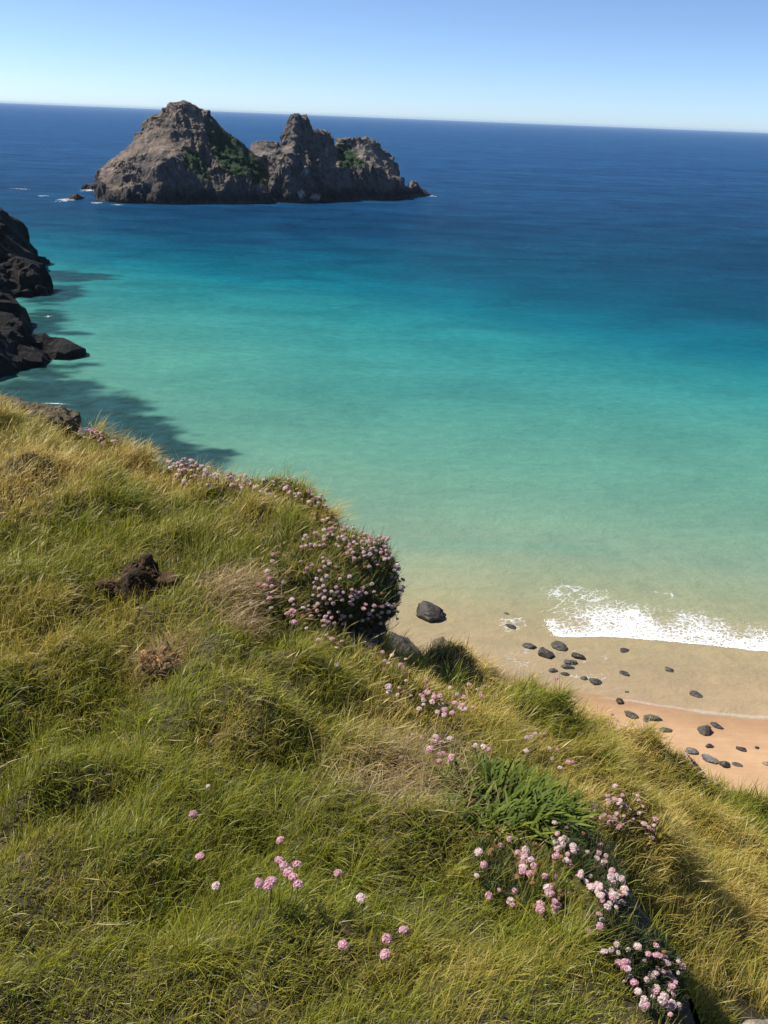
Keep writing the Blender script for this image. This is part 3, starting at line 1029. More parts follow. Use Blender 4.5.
def in_view(P, mx=110, my=90):
    q = P - CAM
    w = q @ CF
    ok = w > 0.3
    u = 384 + F_PX * (q @ CR) / np.maximum(w, 0.3)
    v = 512 - F_PX * (q @ CU) / np.maximum(w, 0.3)
    return ok & (u > -mx) & (u < 768 + mx) & (v > -50) & (v < 1024 + my)


def strewn(n_try, power, dref, extra=1.0):
    P, D = scatter(n_try, (-5.5, 6.5), (0.1, 7.6))
    e = grid_lookup(GE, P[:, 0], P[:, 1])
    sdb = grid_lookup(GB, P[:, 0], P[:, 1])
    x, y = P[:, 0], P[:, 1]
    keep = in_view(P) & (e < 0.32 + 0.2 * fbm(x * 3, y * 3, octaves=2, seed=801))
    keep &= rng.random(len(P)) < np.minimum(1, (dref / D) ** power) * extra
    keep &= ~((sdb > 0.0) & (sdb < 0.46) & (y < 2.0) & (rng.random(len(P)) < 0.95))
    keep &= field(x, y, [(a, b, r, 1) for a, b, r, k in CLEAR]) < 0.45 + 0.3 * rng.random(len(P))
    return P[keep], D[keep]


def lean_field(x, y):
    """wind-combed: mostly to the right and down the bank, swirling from tussock to tussock"""
    a = 1.35 + 1.1 * fbm(x * 0.9, y * 0.9, octaves=2, seed=811) + 0.9 * fbm(x * 3.2, y * 3.2, octaves=2, seed=812)
    return a


def dryness(x, y):
    t = 0.32 + 0.6 * fbm(x * 1.6, y * 1.6, octaves=3, seed=821) + 0.3 * fbm(x * 6, y * 6, octaves=2, seed=822)
    t = t + field(x, y, DRY) * 0.75 - field(x, y, GRN) * 0.55
    return np.clip(t, 0, 1)


GREEN_A, GREEN_B = np.array((0.065, 0.112, 0.010)), np.array((0.34, 0.365, 0.030))
OLIVE, STRAW, BROWN_ = np.array((0.38, 0.31, 0.045)), np.array((0.72, 0.54, 0.17)), np.array((0.15, 0.095, 0.045))


def blade_tints(t, n):
    """t dryness 0..1 -> root and tip colours"""
    r = rng.random((n, 1))
    g = GREEN_A + (GREEN_B - GREEN_A) * r
    t = t[:, None]
    s = np.clip(t * 1.5 + 0.28 * rng.normal(size=(n, 1)), 0, 1)
    c = g * (1 - s) + OLIVE * s
    s2 = np.clip((t - 0.42) * 1.7 + 0.25 * rng.normal(size=(n, 1)), 0, 1)
    c = c * (1 - s2) + STRAW * s2
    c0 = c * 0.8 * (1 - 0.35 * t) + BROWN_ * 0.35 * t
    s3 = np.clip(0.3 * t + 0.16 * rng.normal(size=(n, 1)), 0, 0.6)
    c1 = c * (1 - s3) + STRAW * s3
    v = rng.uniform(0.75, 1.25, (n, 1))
    return c0 * v, c1 * v


TP, TD = strewn(300000, 1.35, 1.9)
nb = 10
tx, ty = TP[:, 0], TP[:, 1]
tus = fbm(tx * 2.1, ty * 2.1, octaves=3, seed=831)              # tall and short patches
tlen = np.clip(0.085 + 0.08 * tus + 0.028 * rng.normal(size=len(TP)), 0.03, 0.26) * np.clip(0.62 + 0.17 * (TD - 1.9), 0.6, 1.1)
sdb = grid_lookup(GB, tx, ty)
tlen = tlen * (1 - 0.45 * np.exp(-((tx - 0.17) ** 2 + (ty - 2.98) ** 2) / 0.4 ** 2)) * np.where((np.abs(sdb) < 0.12) & (ty < 2.6), 0.55, 1)
taz = lean_field(tx, ty) + 0.45 * rng.normal(size=len(TP))
tdry = np.clip(dryness(tx, ty) + 0.12 * rng.normal(size=len(TP)), 0, 1)
idx = np.repeat(np.arange(len(TP)), nb)
n = len(idx)
off = rng.normal(size=(n, 2)) * (0.010 + 0.004 * TD[idx])[:, None]
P = TP[idx].copy()
P[:, :2] += off
P[:, 2] = grid_lookup(GH, P[:, 0], P[:, 1]) - 0.004
L = tlen[idx] * rng.uniform(0.55, 1.35, n)
az = taz[idx] + 0.75 * rng.normal(size=n)
th0 = np.clip(0.35 + 0.35 * rng.normal(size=n), -0.2, 1.2)
th1 = np.clip(th0 + 0.95 + 0.6 * rng.normal(size=n), 0.2, 2.3)
W = (0.0008 + 0.00056 * TD[idx]) * rng.uniform(0.7, 1.4, n)
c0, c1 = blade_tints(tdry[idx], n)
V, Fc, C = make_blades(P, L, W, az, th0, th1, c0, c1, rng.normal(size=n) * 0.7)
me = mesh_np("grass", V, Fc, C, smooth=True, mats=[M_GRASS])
tag(link("grass", me), "long wind-combed green and olive turf grass covering the clifftop", "grass", None, 'stuff')

# taller tussocks: arching sprays that stand above the turf and shade it
KP, KD = strewn(700, 0.4, 2.4)
KP = np.concatenate([KP, [hit(*q)[0] for q in [(600, 705), (560, 690), (655, 850), (680, 870), (190, 965), (220, 960), (60, 470), (180, 500), (450, 880), (740, 860), (620, 740), (530, 690), (300, 665)]]])
m = 170
idx = np.repeat(np.arange(len(KP)), m)
n = len(idx)
P = KP[idx].copy()
a0 = rng.uniform(0, 2 * math.pi, n)
rad = np.abs(rng.normal(size=n)) * 0.035
P[:, 0] += rad * np.sin(a0)
P[:, 1] += rad * np.cos(a0)
P[:, 2] = grid_lookup(GH, P[:, 0], P[:, 1])
kl = rng.uniform(0.12, 0.2, len(KP)) * np.clip(0.5 + 0.2 * (np.linalg.norm(KP - CAM, axis=1) - 1.8), 0.5, 1.05)
waz = lean_field(KP[:, 0], KP[:, 1])[idx]
az = np.where(rng.random(n) < 0.55, waz + 0.5 * rng.normal(size=n), a0)
th0 = np.clip(0.2 + rad * 8 + 0.2 * rng.normal(size=n), 0, 1.2)
kd = np.clip(dryness(KP[:, 0], KP[:, 1]) + 0.06 + 0.25 * rng.normal(size=len(KP)), 0, 1)
Dk = np.linalg.norm(P - CAM, axis=1)
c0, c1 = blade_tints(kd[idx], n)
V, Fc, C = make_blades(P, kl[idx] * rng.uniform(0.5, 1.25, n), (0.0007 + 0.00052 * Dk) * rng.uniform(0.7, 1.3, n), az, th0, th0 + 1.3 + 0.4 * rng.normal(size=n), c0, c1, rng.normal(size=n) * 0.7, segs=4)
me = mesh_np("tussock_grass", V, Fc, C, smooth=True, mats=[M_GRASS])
tag(link("tussock_grass", me), "taller arching tussocks of grass standing out of the shorter turf", "grass", None, 'stuff')

# seed stalks: pale, taller, nodding
SP, SD = strewn(30000, 0.4, 4.2)
x, y = SP[:, 0], SP[:, 1]
up, vp = project(SP)
dens = np.clip(0.12 + 0.5 * fbm(x * 1.2, y * 1.2, octaves=2, seed=841) + 0.75 * field(x, y, DRY) + 0.9 * sstep(660, 480, vp) * sstep(380, 180, up), 0, 1) * np.where(SD < 2.7, 0.10, 1) * np.where(up > 420, 0.35, 1)
k = rng.random(len(SP)) < dens
SP, SD = SP[k], SD[k]
n = len(SP)
az = lean_field(SP[:, 0], SP[:, 1]) * 0.4 + 0.95 + 0.35 * rng.normal(size=n)
th0 = 0.15 + 0.2 * rng.normal(size=n)
th1 = th0 + 1.25 + 0.4 * rng.normal(size=n)
L = rng.uniform(0.09, 0.18, n)
st = np.array((0.64, 0.52, 0.24))
c1 = st * rng.uniform(0.75, 1.2, (n, 1))
c0 = np.array((0.24, 0.22, 0.07)) * rng.uniform(0.8, 1.2, (n, 1))
V1, F1, C1 = make_blades(SP, L, 0.0007 + 0.00036 * SD, az, th0, th1, c0, c1, rng.normal(size=n) * 0.5, segs=5)
# the seed head is a wider spindle at the top third of each stalk
tip = V1.reshape(n, 11, 3)[:, 10]
pre = V1.reshape(n, 11, 3)[:, 6:8].mean(1)
dv = tip - pre
side = np.cross(dv, np.array([0.2, 0.3, 1.0]))
side /= np.linalg.norm(side, axis=1, keepdims=True)
wd = (0.0012 + 0.00042 * SD)[:, None] * rng.uniform(0.6, 1.2, (n, 1))
mid = pre + dv * 0.45
V2 = np.stack([pre, mid - side * wd, tip + dv * 0.05, mid + side * wd], 1).reshape(-1, 3)
F2 = (np.arange(n) * 4)[:, None] + np.array([0, 1, 2, 3]) + len(V1)
V = np.concatenate([V1, V2])
C = np.concatenate([C1, np.repeat(c1 * 1.05, 4, 0)])
me = mesh_np("seed_grass", V, [np.concatenate([F1[0], F2]), F1[1]], C, mats=[M_GRASS])
tag(link("seed_grass", me), "pale straw seed stalks of grass nodding to the right above the turf", "grass", None, 'stuff')

# dead matted straw, lying almost flat
dp = []
for (sx, sy, r, kk) in DRY[:2] + DRY[2:4] + DRY[14:15] + DRY[9:10]:
    m = int(2300 * kk * (r / .2) ** 2)
    a = rng.normal(size=(m, 2)) * r * 0.55
    dp.append(np.stack([sx + a[:, 0], sy + a[:, 1]], -1))
dp = np.concatenate(dp)
e = grid_lookup(GE, dp[:, 0], dp[:, 1])
dp = dp[e < 0.2]
n = len(dp)
P = np.concatenate([dp, (grid_lookup(GH, dp[:, 0], dp[:, 1]) + rng.uniform(0, 0.05, n))[:, None]], 1)
D = np.linalg.norm(P - CAM, axis=1)
c = np.array((0.42, 0.31, 0.15)) * rng.uniform(0.45, 1.35, (n, 1))
V, Fc, C = make_blades(P, rng.uniform(0.05, 0.14, n), 0.0011 + 0.0004 * D, rng.normal(size=n) * 1.1 + 1.6, 0.5 + 0.4 * rng.random(n), 1.5 + 0.6 * rng.random(n), c * 0.8, c, rng.normal(size=n))
me = mesh_np("dead_grass", V, Fc, C, mats=[M_GRASS])
tag(link("dead_grass", me), "matted dead straw lying in patches among the green turf", "grass", None, 'stuff')


# ------------------------------------------------------------------ thrift
def head_mesh(name, cols, seed, npet=46):
    """a thrift flower head: a dome of small crinkled florets over a papery base"""
    r = np.random.default_rng(seed)
    V, Fq, C = [], [], []
    for i in range(npet):
        ct = 1 - 1.45 * (i + 0.5) / npet
        ph = i * 2.39996 + r.normal() * 0.25
        st_ = math.sqrt(max(0, 1 - ct * ct))
        nrm = np.array([st_ * math.cos(ph), st_ * math.sin(ph), ct])
        a = np.cross(nrm, [0.31, 0.17, 0.93])
        a /= np.linalg.norm(a)
        b_ = np.cross(nrm, a)
        ang = r.uniform(0, 6.28)
        a, b_ = a * math.cos(ang) + b_ * math.sin(ang), b_ * math.cos(ang) - a * math.sin(ang)
        c_ = nrm * np.array([1, 1, 0.78]) * r.uniform(0.78, 1.0)
        s = r.uniform(0.26, 0.40)
        k0 = len(V)
        V.append(c_ - nrm * 0.12)
        for j in range(5):
            t = j * 2 * math.pi / 5
            V.append(c_ + (a * math.cos(t) + b_ * math.sin(t)) * s + nrm * r.uniform(-0.05, 0.13))
        col = np.array(cols[r.integers(len(cols))]) * r.uniform(0.85, 1.12)
        C += [col * 0.8] + [col] * 5
        Fq += [[k0, k0 + 1 + j, k0 + 1 + (j + 1) % 5] for j in range(5)]
    # calyx
    k0 = len(V)
    for zz, rr in ((-0.75, 0.1), (-0.5, 0.45), (-0.1, 0.8)):
        for j in range(8):
            V.append(np.array([rr * math.cos(j * math.pi / 4), rr * math.sin(j * math.pi / 4), zz]))
            C.append(np.array((0.24, 0.15, 0.09)))
    quads = [[k0 + a * 8 + j, k0 + a * 8 + (j + 1) % 8, k0 + (a + 1) * 8 + (j + 1) % 8, k0 + (a + 1) * 8 + j] for a in range(2) for j in range(8)]
    return mesh_np(name, np.array(V), [np.array(Fq), np.array(quads)], np.array(C), smooth=False, mats=[M_PETAL])


PINK = [(0.80, 0.50, 0.55), (0.85, 0.60, 0.63), (0.74, 0.41, 0.48)]
PALE = [(0.84, 0.69, 0.66), (0.87, 0.78, 0.72), (0.82, 0.62, 0.61)]
RUST = [(0.5, 0.28, 0.12), (0.55, 0.36, 0.2), (0.42, 0.22, 0.1)]
HEADS = {'pink': [head_mesh("flower_head", PINK, s) for s in (1, 2, 3)], 'pale': [head_mesh("flower_head", PALE, s) for s in (4, 5, 6)],
         'rust': [head_mesh("flower_head", RUST, s) for s in (7, 8)]}


def stem_mesh():
    V, Fq = [], []
    for k in range(5):
        t = k / 4
        cx, cy = 0.10 * math.sin(t * 2.0), 0.05 * t * t
        for j in range(5):
            V.append((cx - 0.10 * math.sin(2.0) + math.cos(j * 1.2566) * 0.011, cy - 0.05 + math.sin(j * 1.2566) * 0.011, t - 1))
    Fq = [[a * 5 + j, a * 5 + (j + 1) % 5, (a + 1) * 5 + (j + 1) % 5, (a + 1) * 5 + j] for a in range(4) for j in range(5)]
    return mesh_np("stem", np.array(V), np.array(Fq), np.tile(np.array([[0.16, 0.15, 0.05]]), (25, 1)), mats=[M_CUSHION])


STEM = stem_mesh()


def pick_head(mixw):
    k = random.choices(['pink', 'pale', 'rust'], mixw)[0]
    return random.choice(HEADS[k]), (0.78 if k == 'rust' else 1.0)


def add_flower(root, pos, r, stem_len, mixw, part=True):
    me_, s = pick_head(mixw)
    loc = Vector(pos) - root.location
    h = link("flower_head", me_, root, loc, (random.uniform(-.5, .4), random.uniform(-.4, .6), random.uniform(0, 6.28)), (r * s, r * s * random.uniform(0.85, 1.05), r * s * random.uniform(0.62, 0.85)))
    st_ = link("stem", STEM, root, loc - Vector((0, 0, r * 0.6)), (random.uniform(-.25, .15), random.uniform(-.1, .35), random.uniform(-0.6, 0.6)), (stem_len, stem_len, stem_len))
    return h


def cushion_mesh(P, N, n_leaf_len, cols, seed):
    """short needle leaves packed over points P with normals N"""
    r = np.random.default_rng(seed)
    n = len(P)
    az = r.uniform(0, 2 * math.pi, n)
    D = np.linalg.norm(P - CAM, axis=1)
    t0 = r.uniform(0, 0.7, n)
    c = np.array(cols[0]) + (np.array(cols[1]) - np.array(cols[0])) * r.random((n, 1))
    brown = (r.random((n, 1)) < 0.16)
    c = np.where(brown, np.array((0.13, 0.09, 0.045)), c)
    P2 = P - N * 0.004
    V, Fc, C = make_blades(P2, r.uniform(0.6, 1.3, n) * n_leaf_len, (0.0016 + 0.0004 * D), az + 0, t0, t0 + r.uniform(0.2, 1.0, n), c * 0.8, c, r.normal(size=n), segs=2)
    return mesh_np("cushion", V, Fc, C, mats=[M_CUSHION])


def clump(px, n_heads, mixw, label, lift=0.07, leaves=1600, head_r=0.0105, bias=None, loose=12.0, group="sea thrift growing along the cliff edge"):
    """px: polygon of the clump in the photograph; heads and cushion stand on the land below it"""
    px = np.array(px, float)
    lo, hi = px.min(0), px.max(0)

    def sample(m, lift_, loose=0.0):
        out = []
        seeds = rng.uniform(lo - loose, hi + loose, (max(4, m // 5), 2))
        tries = 0
        while len(out) < m and (tries < 60 * m or len(out) < 3):
            tries += 1
            if loose and rng.random() < 0.55:
                u, v = seeds[rng.integers(len(seeds))] + rng.normal(size=2) * 5.0
            else:
                u, v = rng.uniform(lo - loose, hi + loose)
            d_ = poly_sd(np.array([u]), np.array([v]), px)[0]
            if d_ < 0 or rng.random() < 0.5 * math.exp(-d_ / max(loose * 0.4, 1e-3)):
                p_, D_ = hit(u, v, lift_ * (rng.uniform(0.45, 1.35) if loose else 1))
                if abs(D_ - med) < (0.45 if loose else 0.32):
                    out.append(p_)
        return np.array(out)
    c0_, _ = hit(*px.mean(0))
    med = float(np.median([hit(*q_)[1] for q_ in np.vstack([px, px.mean(0)[None]])]))
    root = thing("sea_thrift", tuple(c0_), label, "thrift", group)
    if leaves:
        B = sample(leaves, 0.02)
        B[:, 2] = grid_lookup(GH, B[:, 0], B[:, 1]) + rng.uniform(0, 0.035, len(B))
        me_ = cushion_mesh(B, np.tile([[0, 0, 1.0]], (len(B), 1)), 0.035, ((0.045, 0.065, 0.022), (0.075, 0.10, 0.035)), 5)
        me_.transform(Matrix.Translation(-root.location))
        link("cushion", me_, root)
    H = sample(n_heads, lift, 3.0 if px[:, 1].max() < 520 else loose)
    for q in H:
        gz = float(grid_lookup(GH, q[0:1], q[1:2])[0])
        if q[2] - gz > lift * 1.5:
            q[2] = gz + lift
        add_flower(root, q, head_r * random.uniform(0.6, 1.22), max(0.035, min(0.16, q[2] - gz)), mixw)
    return root


clump([(72, 426), (92, 430), (118, 440), (112, 446), (88, 438), (72, 432)], 34, (8, 2, 0), "narrow pink thrift strip on the rim, farthest left below the reef", 0.08, 900)
clump([(165, 456), (196, 455), (222, 474), (214, 488), (186, 486), (172, 474)], 96, (2, 9, 0), "dense whitish-pink thrift clump on the rim behind the straw grass", 0.08, 1800, 0.0115)  # mostly pale heads put the whitening of sunlit petals into the colour
clump([(222, 474), (262, 472), (300, 480), (330, 496), (322, 506), (290, 497), (240, 490)], 98, (3, 7, 2), "long low thrift band with rusty heads along the rim above the mound", 0.07, 2600, 0.0105)
clump([(318, 498), (335, 508), (348, 528), (338, 532), (324, 514)], 34, (5, 4, 1), "short thrift strip linking the rim band down to the mound", 0.07, 900, 0.0105)
clump([(258, 562), (300, 536), (318, 556), (300, 598), (264, 600)], 30, (7, 4, 1), "scattered thrift in turf merging into the left side of the big mound", 0.07, 1200, 0.0098)
clump([(262, 590), (285, 590), (330, 622), (352, 650), (340, 658), (300, 625), (268, 612)], 34, (8, 3, 1), "sparse pink thrift trail left under the mound's dark foot", 0.09, 900, 0.0105)
clump([(352, 648), (392, 652), (412, 662), (400, 672), (370, 668), (352, 660)], 14, (7, 4, 0), "few pale pink thrift heads in grass right under the mound", 0.1, 300, 0.0105)
clump([(378, 690), (410, 672), (452, 676), (486, 690), (480, 712), (440, 716), (400, 716)], 58, (7, 4, 1), "loose thrift patch on the grassy saddle below the beach rocks", 0.08, 1800, 0.0105)
clump([(404, 742), (420, 734), (472, 740), (488, 748), (470, 758), (430, 756), (410, 756)], 26, (8, 3, 0), "pink thrift row directly above the strap-leaved plant", 0.09, 700, 0.0105)
clump([(556, 800), (576, 796), (600, 800), (640, 798), (648, 826), (622, 836), (600, 818), (566, 826)], 64, (9, 4, 0), "bright pink thrift right of the strap-leaved plant on the lip", 0.08, 700, 0.0092)
clump([(520, 735), (545, 738), (590, 790), (584, 806), (550, 790), (528, 762)], 22, (7, 5, 0), "thin scatter of thrift heads behind the strap-leaved plant", 0.09, 0, 0.009)
clump([(556, 828), (580, 826), (604, 846), (622, 880), (628, 906), (606, 908), (584, 880), (562, 856)], 98, (3, 8, 1), "thick pale pink thrift carpet spilling over the earthy lip", 0.055, 3200, 0.0082, loose=6.0)
clump([(474, 842), (520, 846), (556, 862), (566, 900), (530, 912), (490, 900), (468, 870)], 66, (6, 3, 6), "thrift patch with many rusty seed heads below the strap-leaved plant", 0.06, 2600, 0.0092)
clump([(584, 912), (610, 915), (650, 938), (684, 946), (690, 972), (676, 1016), (648, 1018), (622, 968), (592, 940)], 84, (6, 5, 1), "thrift with white and bright pink heads beside the dark lip face nearest the path", 0.055, 3000, 0.0078, loose=8.0)
clump([(684, 738), (706, 736), (724, 748), (716, 754), (692, 748)], 20, (5, 6, 0), "thrift speck on the far grass crest beside the grey beach rocks", 0.07, 400, 0.0105)
clump([(600, 716), (612, 712), (634, 724), (630, 752), (606, 748)], 7, (3, 6, 0), "handful of white thrift heads on the sunny bank under the crest", 0.1, 0, 0.0105)

# mound of thrift over an overhanging rock at the rim
mc = at(334, 582, 3.72)
MR = np.array([0.285, 0.28, 0.185])
v_, f_ = ICO[5]
bump_ = 1 + 0.30 * fbm(v_[:, 0] * 1.5, v_[:, 1] * 1.5, v_[:, 2] * 1.5, octaves=4, seed=853) + 0.12 * fbm(v_[:, 0] * 5, v_[:, 1] * 5, v_[:, 2] * 5, octaves=2, seed=855)
mv = v_ * bump_[:, None] * MR
mn = v_ / MR
mn /= np.linalg.norm(mn, axis=1, keepdims=True)
root = thing("sea_thrift", tuple(mc), "big rounded thrift mound bulging over the cliff edge above the shallows", "thrift", "sea thrift growing along the cliff edge")
link("rootstock", mesh_np("rootstock", mv, f_, np.tile([[0.05, 0.048, 0.026]], (len(mv), 1)), mats=[M_NEARROCK]), root)
k = rng.integers(0, len(mv), 26000)
k = k[(v_[k, 2] > -0.55)]
Pm = mv[k] + rng.normal(size=(len(k), 3)) * 0.008 + mc
me = cushion_mesh(Pm, mn[k], np.where(rng.random(len(k)) < 0.06, 0.10, 0.034), ((0.05, 0.075, 0.022), (0.13, 0.15, 0.045)), 9)
me.transform(Matrix.Translation(-Vector(mc)))
link("cushion", me, root)
# turf grass growing up through the mound's landward side
k = rng.integers(0, len(mv), 16000)
k = k[(v_[k, 2] > 0.0) & (v_[k, 0] < 0.35 + 0.25 * rng.normal(size=len(k))) & (rng.random(len(k)) < 0.75 - 0.6 * v_[k, 0])]
n = len(k)
az = 1.2 + 0.8 * rng.normal(size=n)
c0, c1 = blade_tints(np.clip(0.35 + 0.25 * rng.normal(size=n), 0, 1), n)
V, Fc, C = make_blades(mv[k] - mn[k] * 0.01, rng.uniform(0.04, 0.10, n), np.full(n, 0.0027), az, 0.3 + 0.3 * rng.normal(size=n), 1.3 + 0.5 * rng.normal(size=n), c0, c1, rng.normal(size=n) * 0.7)
tag(link("mound_grass", mesh_np("mound_grass", V, Fc, C, mats=[M_GRASS]), root), kind='stuff')
cand = []
ctr_ = v_[rng.integers(len(v_), size=60)]
tocam = (CAM - mc) / np.linalg.norm(CAM - mc)
while len(cand) < 430:
    i = int(rng.integers(len(mv)))
    if mn[i] @ tocam < -0.2 or v_[i, 2] < -0.35:
        continue
    w = np.exp(-np.min(((v_[i] - ctr_) ** 2).sum(1)) / 0.035) + 0.12
    w = w * (0.25 + 0.75 * sstep(-0.6, 0.6, v_[i, 0] + 0.2) * (0.4 + 0.6 * (v_[i, 2] > -0.1)))
    if rng.random() < w:
        cand.append(i)
small = []
for j_, i in enumerate(cand):
    if j_ >= 100:
        small.append(i)
        continue
    q = mc + mv[i] + mn[i] * rng.uniform(0.02, 0.045) + np.array([0, 0, 0.012])
    add_flower(root, q, 0.0092 * random.uniform(0.7, 1.2), 0.05, (5, 8, 2))
# the remaining heads of the mound, as one mass of flowers on the same plant
Vs, F3, F4, Cs, k0 = [], [], [], [], 0
for i in small:
    hm, sz = pick_head((4, 8, 3))
    nv = len(hm.vertices)
    co = np.zeros(nv * 3, np.float32); hm.vertices.foreach_get("co", co)
    cl = np.zeros(nv * 4, np.float32); hm.attributes["col"].data.foreach_get("color", cl)
    Vs.append(co.reshape(-1, 3) * 0.0085 * sz * random.uniform(0.7, 1.15) + mv[i] + mn[i] * rng.uniform(0.012, 0.035) + np.array([0, 0, 0.01]))
    Cs.append(cl.reshape(-1, 4)[:, :3])
    for pl in hm.polygons:
        (F3 if len(pl.vertices) == 3 else F4).append([k0 + a_ for a_ in pl.vertices])
    k0 += nv
me = mesh_np("small_flower_heads", np.concatenate(Vs), [np.array(F3), np.array(F4)], np.concatenate(Cs), smooth=False, mats=[M_PETAL])
tag(link("small_flower_heads", me, root), kind='stuff')
rk = at(350, 632, 3.60)
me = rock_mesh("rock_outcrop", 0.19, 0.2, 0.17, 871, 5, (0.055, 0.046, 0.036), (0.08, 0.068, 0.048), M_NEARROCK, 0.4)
tag(link("rock_outcrop", me, loc=tuple(rk - np.array([0, -0.02, 0.08]))), "dark earthy rock shadowed under the overhanging thrift mound", "rock")

# lone heads and the little group out in the turf
for (u, v, lab) in [(193, 814, "single pink thrift head, highest of those out in the open turf"), (200, 856, "single pink thrift head between the highest and lowest of the left trio"),
                    (216, 886, "single pale thrift head lowest of the left trio in open turf"), (338, 873, "single pink thrift head just right of the small pink group"),
                    (280, 840, "single small pink thrift head above the small pink group"), (361, 898, "single faded thrift head right of the small group, low in the grass"),
                    (343, 945, "single bright pink thrift head nearest the bottom left of the lower trio"), (385, 954, "single pink thrift head lowest of the lower trio"),
                    (387, 939, "single pink thrift head just above the lowest one"), (404, 930, "single pink thrift head up and right of the lower trio"),
                    (556, 678, "single pink thrift head against the wet sand on the crest"), (208, 786, "tiny faded thrift head alone above the open turf trio")]:
    q, D = hit(u, v, 0.10)
    root = thing("thrift_flower", (q[0], q[1], q[2] - 0.10), lab, "flower", "single thrift flowers in the turf")
    add_flower(root, q, 0.006 if "tiny" in lab else 0.011 if D < 3 else 0.011, 0.10, (1, 0, 0) if 'faded' not in lab and 'pale' not in lab else (0, 1, 0))
q, D = hit(278, 880, 0.02)
root = thing("sea_thrift", tuple(q), "small open group of ten pink thrift heads in the green turf", "thrift")
for (u, v) in [(259, 883), (268, 886), (272, 880), (270, 882), (279, 860), (284, 866), (297, 864), (288, 872), (293, 877), (298, 884)]:
    q, D = hit(u, v, 0.10)
    add_flower(root, q, 0.0108, 0.10, (1, 0, 0))

# ------------------------------------------------------------------ strap-leaved plant
q0, D0 = hit(498, 810)
root = thing("strap_leaf_plant", tuple(q0), "lush clump of glossy dark green strap leaves set among thrift", "plant")
n = 900
ang = rng.uniform(0, 2 * math.pi, n)
rad = np.sqrt(rng.random(n)) * 0.20
P = np.stack([q0[0] + rad * np.cos(ang) * 1.05, q0[1] + rad * np.sin(ang) * 0.95], -1)
P = np.concatenate([P, grid_lookup(GH, P[:, 0], P[:, 1])[:, None]], 1)
az = np.where(rng.random(n) < 0.45, 1.5 + 0.9 * rng.normal(size=n), math.pi / 2 - ang + 0.5 * rng.normal(size=n))
th0 = np.clip(0.45 + rad * 2.0 + 0.3 * rng.normal(size=n), 0, 1.3)
c = np.array((0.05, 0.08, 0.010)) + np.array((0.10, 0.10, 0.012)) * rng.random((n, 1)) ** 1.6
V, Fc, C = make_blades(P, rng.uniform(0.06, 0.13, n), rng.uniform(0.008, 0.014, n), az, th0, th0 + rng.uniform(0.4, 1.3, n), c * 0.85, c * 1.1, rng.normal(size=n) * 0.5, segs=5)
me = mesh_np("leaves", V, Fc, C, mats=[M_STRAP])
me.transform(Matrix.Translation(-Vector(q0)))
link("leaves", me, root)

# ------------------------------------------------------------------ clods of earth, straw nest, rim rocks, lying stalk, path
M_EARTH = mat_rock("earth", 22.0, 1.0, 0.95, 0.6, dist=0.8, cracks=0.2)


def clod(name, u, v, D_lift, r, seed, base, label, cat, nroots, nl=14):
    q, D = hit(u, v, D_lift)
    root = thing(name, tuple(q), label, cat)
    for j in range(nl):
        f = 1.0 if j == 0 else random.uniform(0.25, 0.6)
        a = random.uniform(0, 6.28)
        dd = 0 if j == 0 else random.uniform(0.4, 1.05)
        me_ = rock_mesh("earth_lump", r[0] * f * 0.75, r[1] * f * 0.75, r[2] * f * 0.8, seed * 13 + j, 4, base, (base[0] * 2.2, base[1] * 1.9, base[2] * 1.6), M_EARTH, 0.6)
        link("earth_lump", me_, root, (dd * r[0] * math.cos(a), dd * r[1] * math.sin(a), 0 if j == 0 else random.uniform(-0.3, 0.55) * r[2]), (a, a, 0))
    n = nroots
    v3 = rng.normal(size=(n, 3))
    v3 /= np.linalg.norm(v3, axis=1, keepdims=True)
    v3[:, 2] = np.abs(v3[:, 2])
    P = q + v3 * np.array(r) * 0.9
    c_ = np.array((0.30, 0.20, 0.10)) * rng.uniform(0.4, 1.4, (n, 1))
    V, Fc, C = make_blades(P, rng.uniform(0.01, 0.045, n), np.full(n, 0.0025), rng.uniform(0, 6.28, n), rng.uniform(0, 0.6, n), rng.uniform(0.8, 2.4, n), c_, c_ * 1.1, rng.normal(size=n))
    me_ = mesh_np("roots", V, Fc, C, mats=[M_GRASS])
    me_.transform(Matrix.Translation(-root.location))
    link("roots", me_, root)


clod("turned_turf", 138, 588, 0.035, (0.13, 0.11, 0.09), 881, (0.058, 0.038, 0.023), "dark brown lump of turned earth bristling with roots in the grass", "earth clod", 260)
clod("turned_turf", 100, 592, 0.0, (0.07, 0.04, 0.025), 882, (0.06, 0.038, 0.02), "flat smear of loose brown earth left of the dark earth lump", "earth clod", 160)
clod("turned_turf", 162, 663, 0.05, (0.085, 0.06, 0.045), 883, (0.21, 0.145, 0.075), "reddish straw-covered clod in the turf below the dark earth lump", "earth clod", 420)

for (u, v, D, r, seed, lab) in [(8, 402, 6.3, (0.17, 0.16, 0.1), 891, "lichened rock at the rim in the far left corner of the turf"),
                                (62, 416, 6.0, (0.14, 0.14, 0.12), 892, "dark rock poking above the rim beside the first thrift strip"),
                                (38, 408, 6.2, (0.12, 0.12, 0.09), 893, "low brown rock on the rim between two bigger rim rocks")]:
    q = at(u, v, D) - np.array([0, 0, r[2] * 0.5])
    me = rock_mesh("rim_rock", *r, seed, 5, (0.06, 0.05, 0.036), (0.12, 0.1, 0.055), M_NEARROCK, 0.45)
    tag(link("rim_rock", me, loc=tuple(q), rot=(0.1, 0.2, 0.4)), lab, "rock")

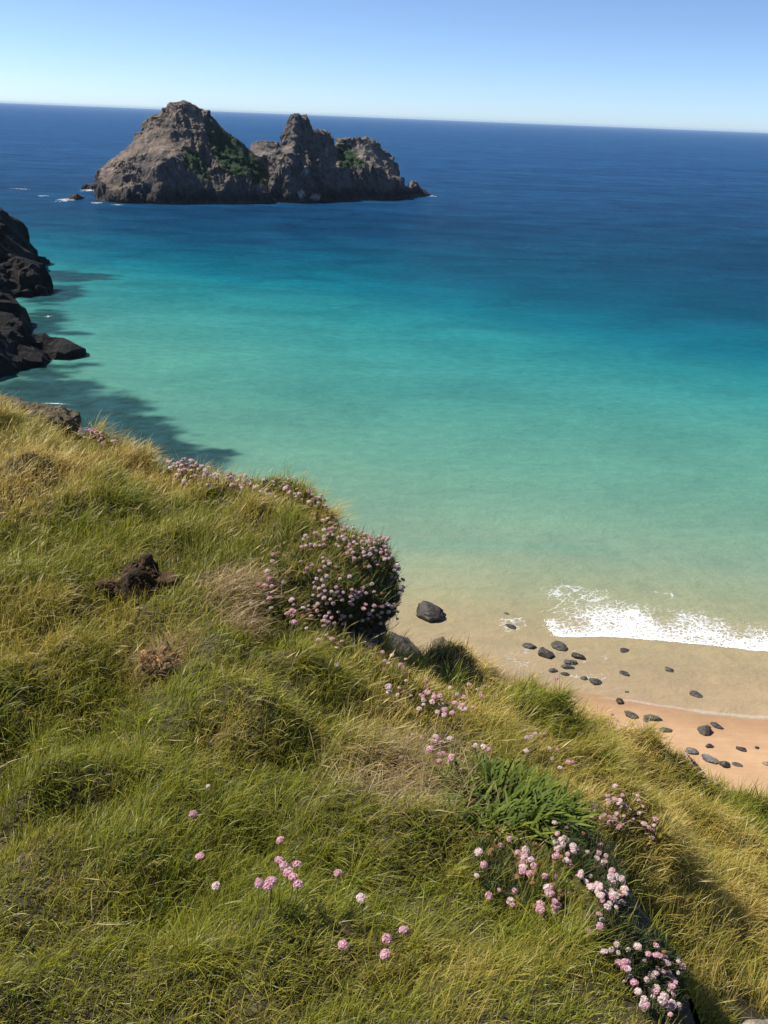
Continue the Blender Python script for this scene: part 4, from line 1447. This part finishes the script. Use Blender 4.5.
a, b = hit(214, 735, 0.11)[0], hit(247, 740, 0.11)[0]
cv = []
for t in np.linspace(0, 1, 9):
    m = a + (b - a) * t + np.array([0, 0, 0.012 * math.sin(t * math.pi)])
    w = 0.0016 * (1 - 0.6 * t)
    cv += [m + np.array([0, w * math.cos(j * 2.094), w * math.sin(j * 2.094)]) for j in range(3)]
me = mesh_np("straw_stalk", np.array(cv) - a, np.array([[i * 3 + j, i * 3 + (j + 1) % 3, i * 3 + 3 + (j + 1) % 3, i * 3 + 3 + j] for i in range(8) for j in range(3)]),
             np.tile([[0.6, 0.48, 0.26]], (27, 1)), mats=[M_GRASS])
tag(link("straw_stalk", me, loc=tuple(a)), "pale broken straw stalk lying flat across the turf", "stalk")

# trodden path on the lower bank, just entering the corner
M_PATH = mat_plain("trodden_earth", (0.36, 0.29, 0.20), 0.95, 0.25, 25.0, 0.5)
p0, p1 = at(744, 1024, 3.12)[:2], at(775, 1003, 3.3)[:2]
dirv = (p1 - p0) / np.linalg.norm(p1 - p0)
nor = np.array([dirv[1], -dirv[0]])
S, T = np.meshgrid(np.linspace(-0.5, 3.5, 70), np.linspace(0, 0.6, 16))
S2 = S
T2 = T + 0.05 * fbm(S * 3, T * 0, octaves=3, seed=895)
X = p0[0] + dirv[0] * S2 + nor[0] * T2
Y = p0[1] + dirv[1] * S2 + nor[1] * T2
Z = grid_lookup(GH, X, Y) + 0.03
me = mesh_np("path", np.stack([X, Y, Z], -1).reshape(-1, 3), grid_faces(*X.shape), mats=[M_PATH])
tag(link("path", me), kind='structure')

# ------------------------------------------------------------------ sea haze
v_ = np.array([(x, y, z) for z in (-12.0, 70.0) for y in (-60000.0, 60000.0) for x in (-90000.0, 90000.0)])
f_ = np.array([(0, 2, 3, 1), (4, 5, 7, 6), (0, 1, 5, 4), (2, 6, 7, 3), (0, 4, 6, 2), (1, 3, 7, 5)])
M_ = NT("sea_haze")
pv = M_.n("VolumePrincipled")
pv.inputs["Color"].default_value = (0.6, 0.8, 1.0, 1)
pv.inputs["Density"].default_value = 0.000022
M_.t.links.new(pv.outputs[0], M_.out.inputs["Volume"])
tag(link("haze", mesh_np("haze", v_, f_, smooth=False, mats=[M_.m])), kind='stuff')
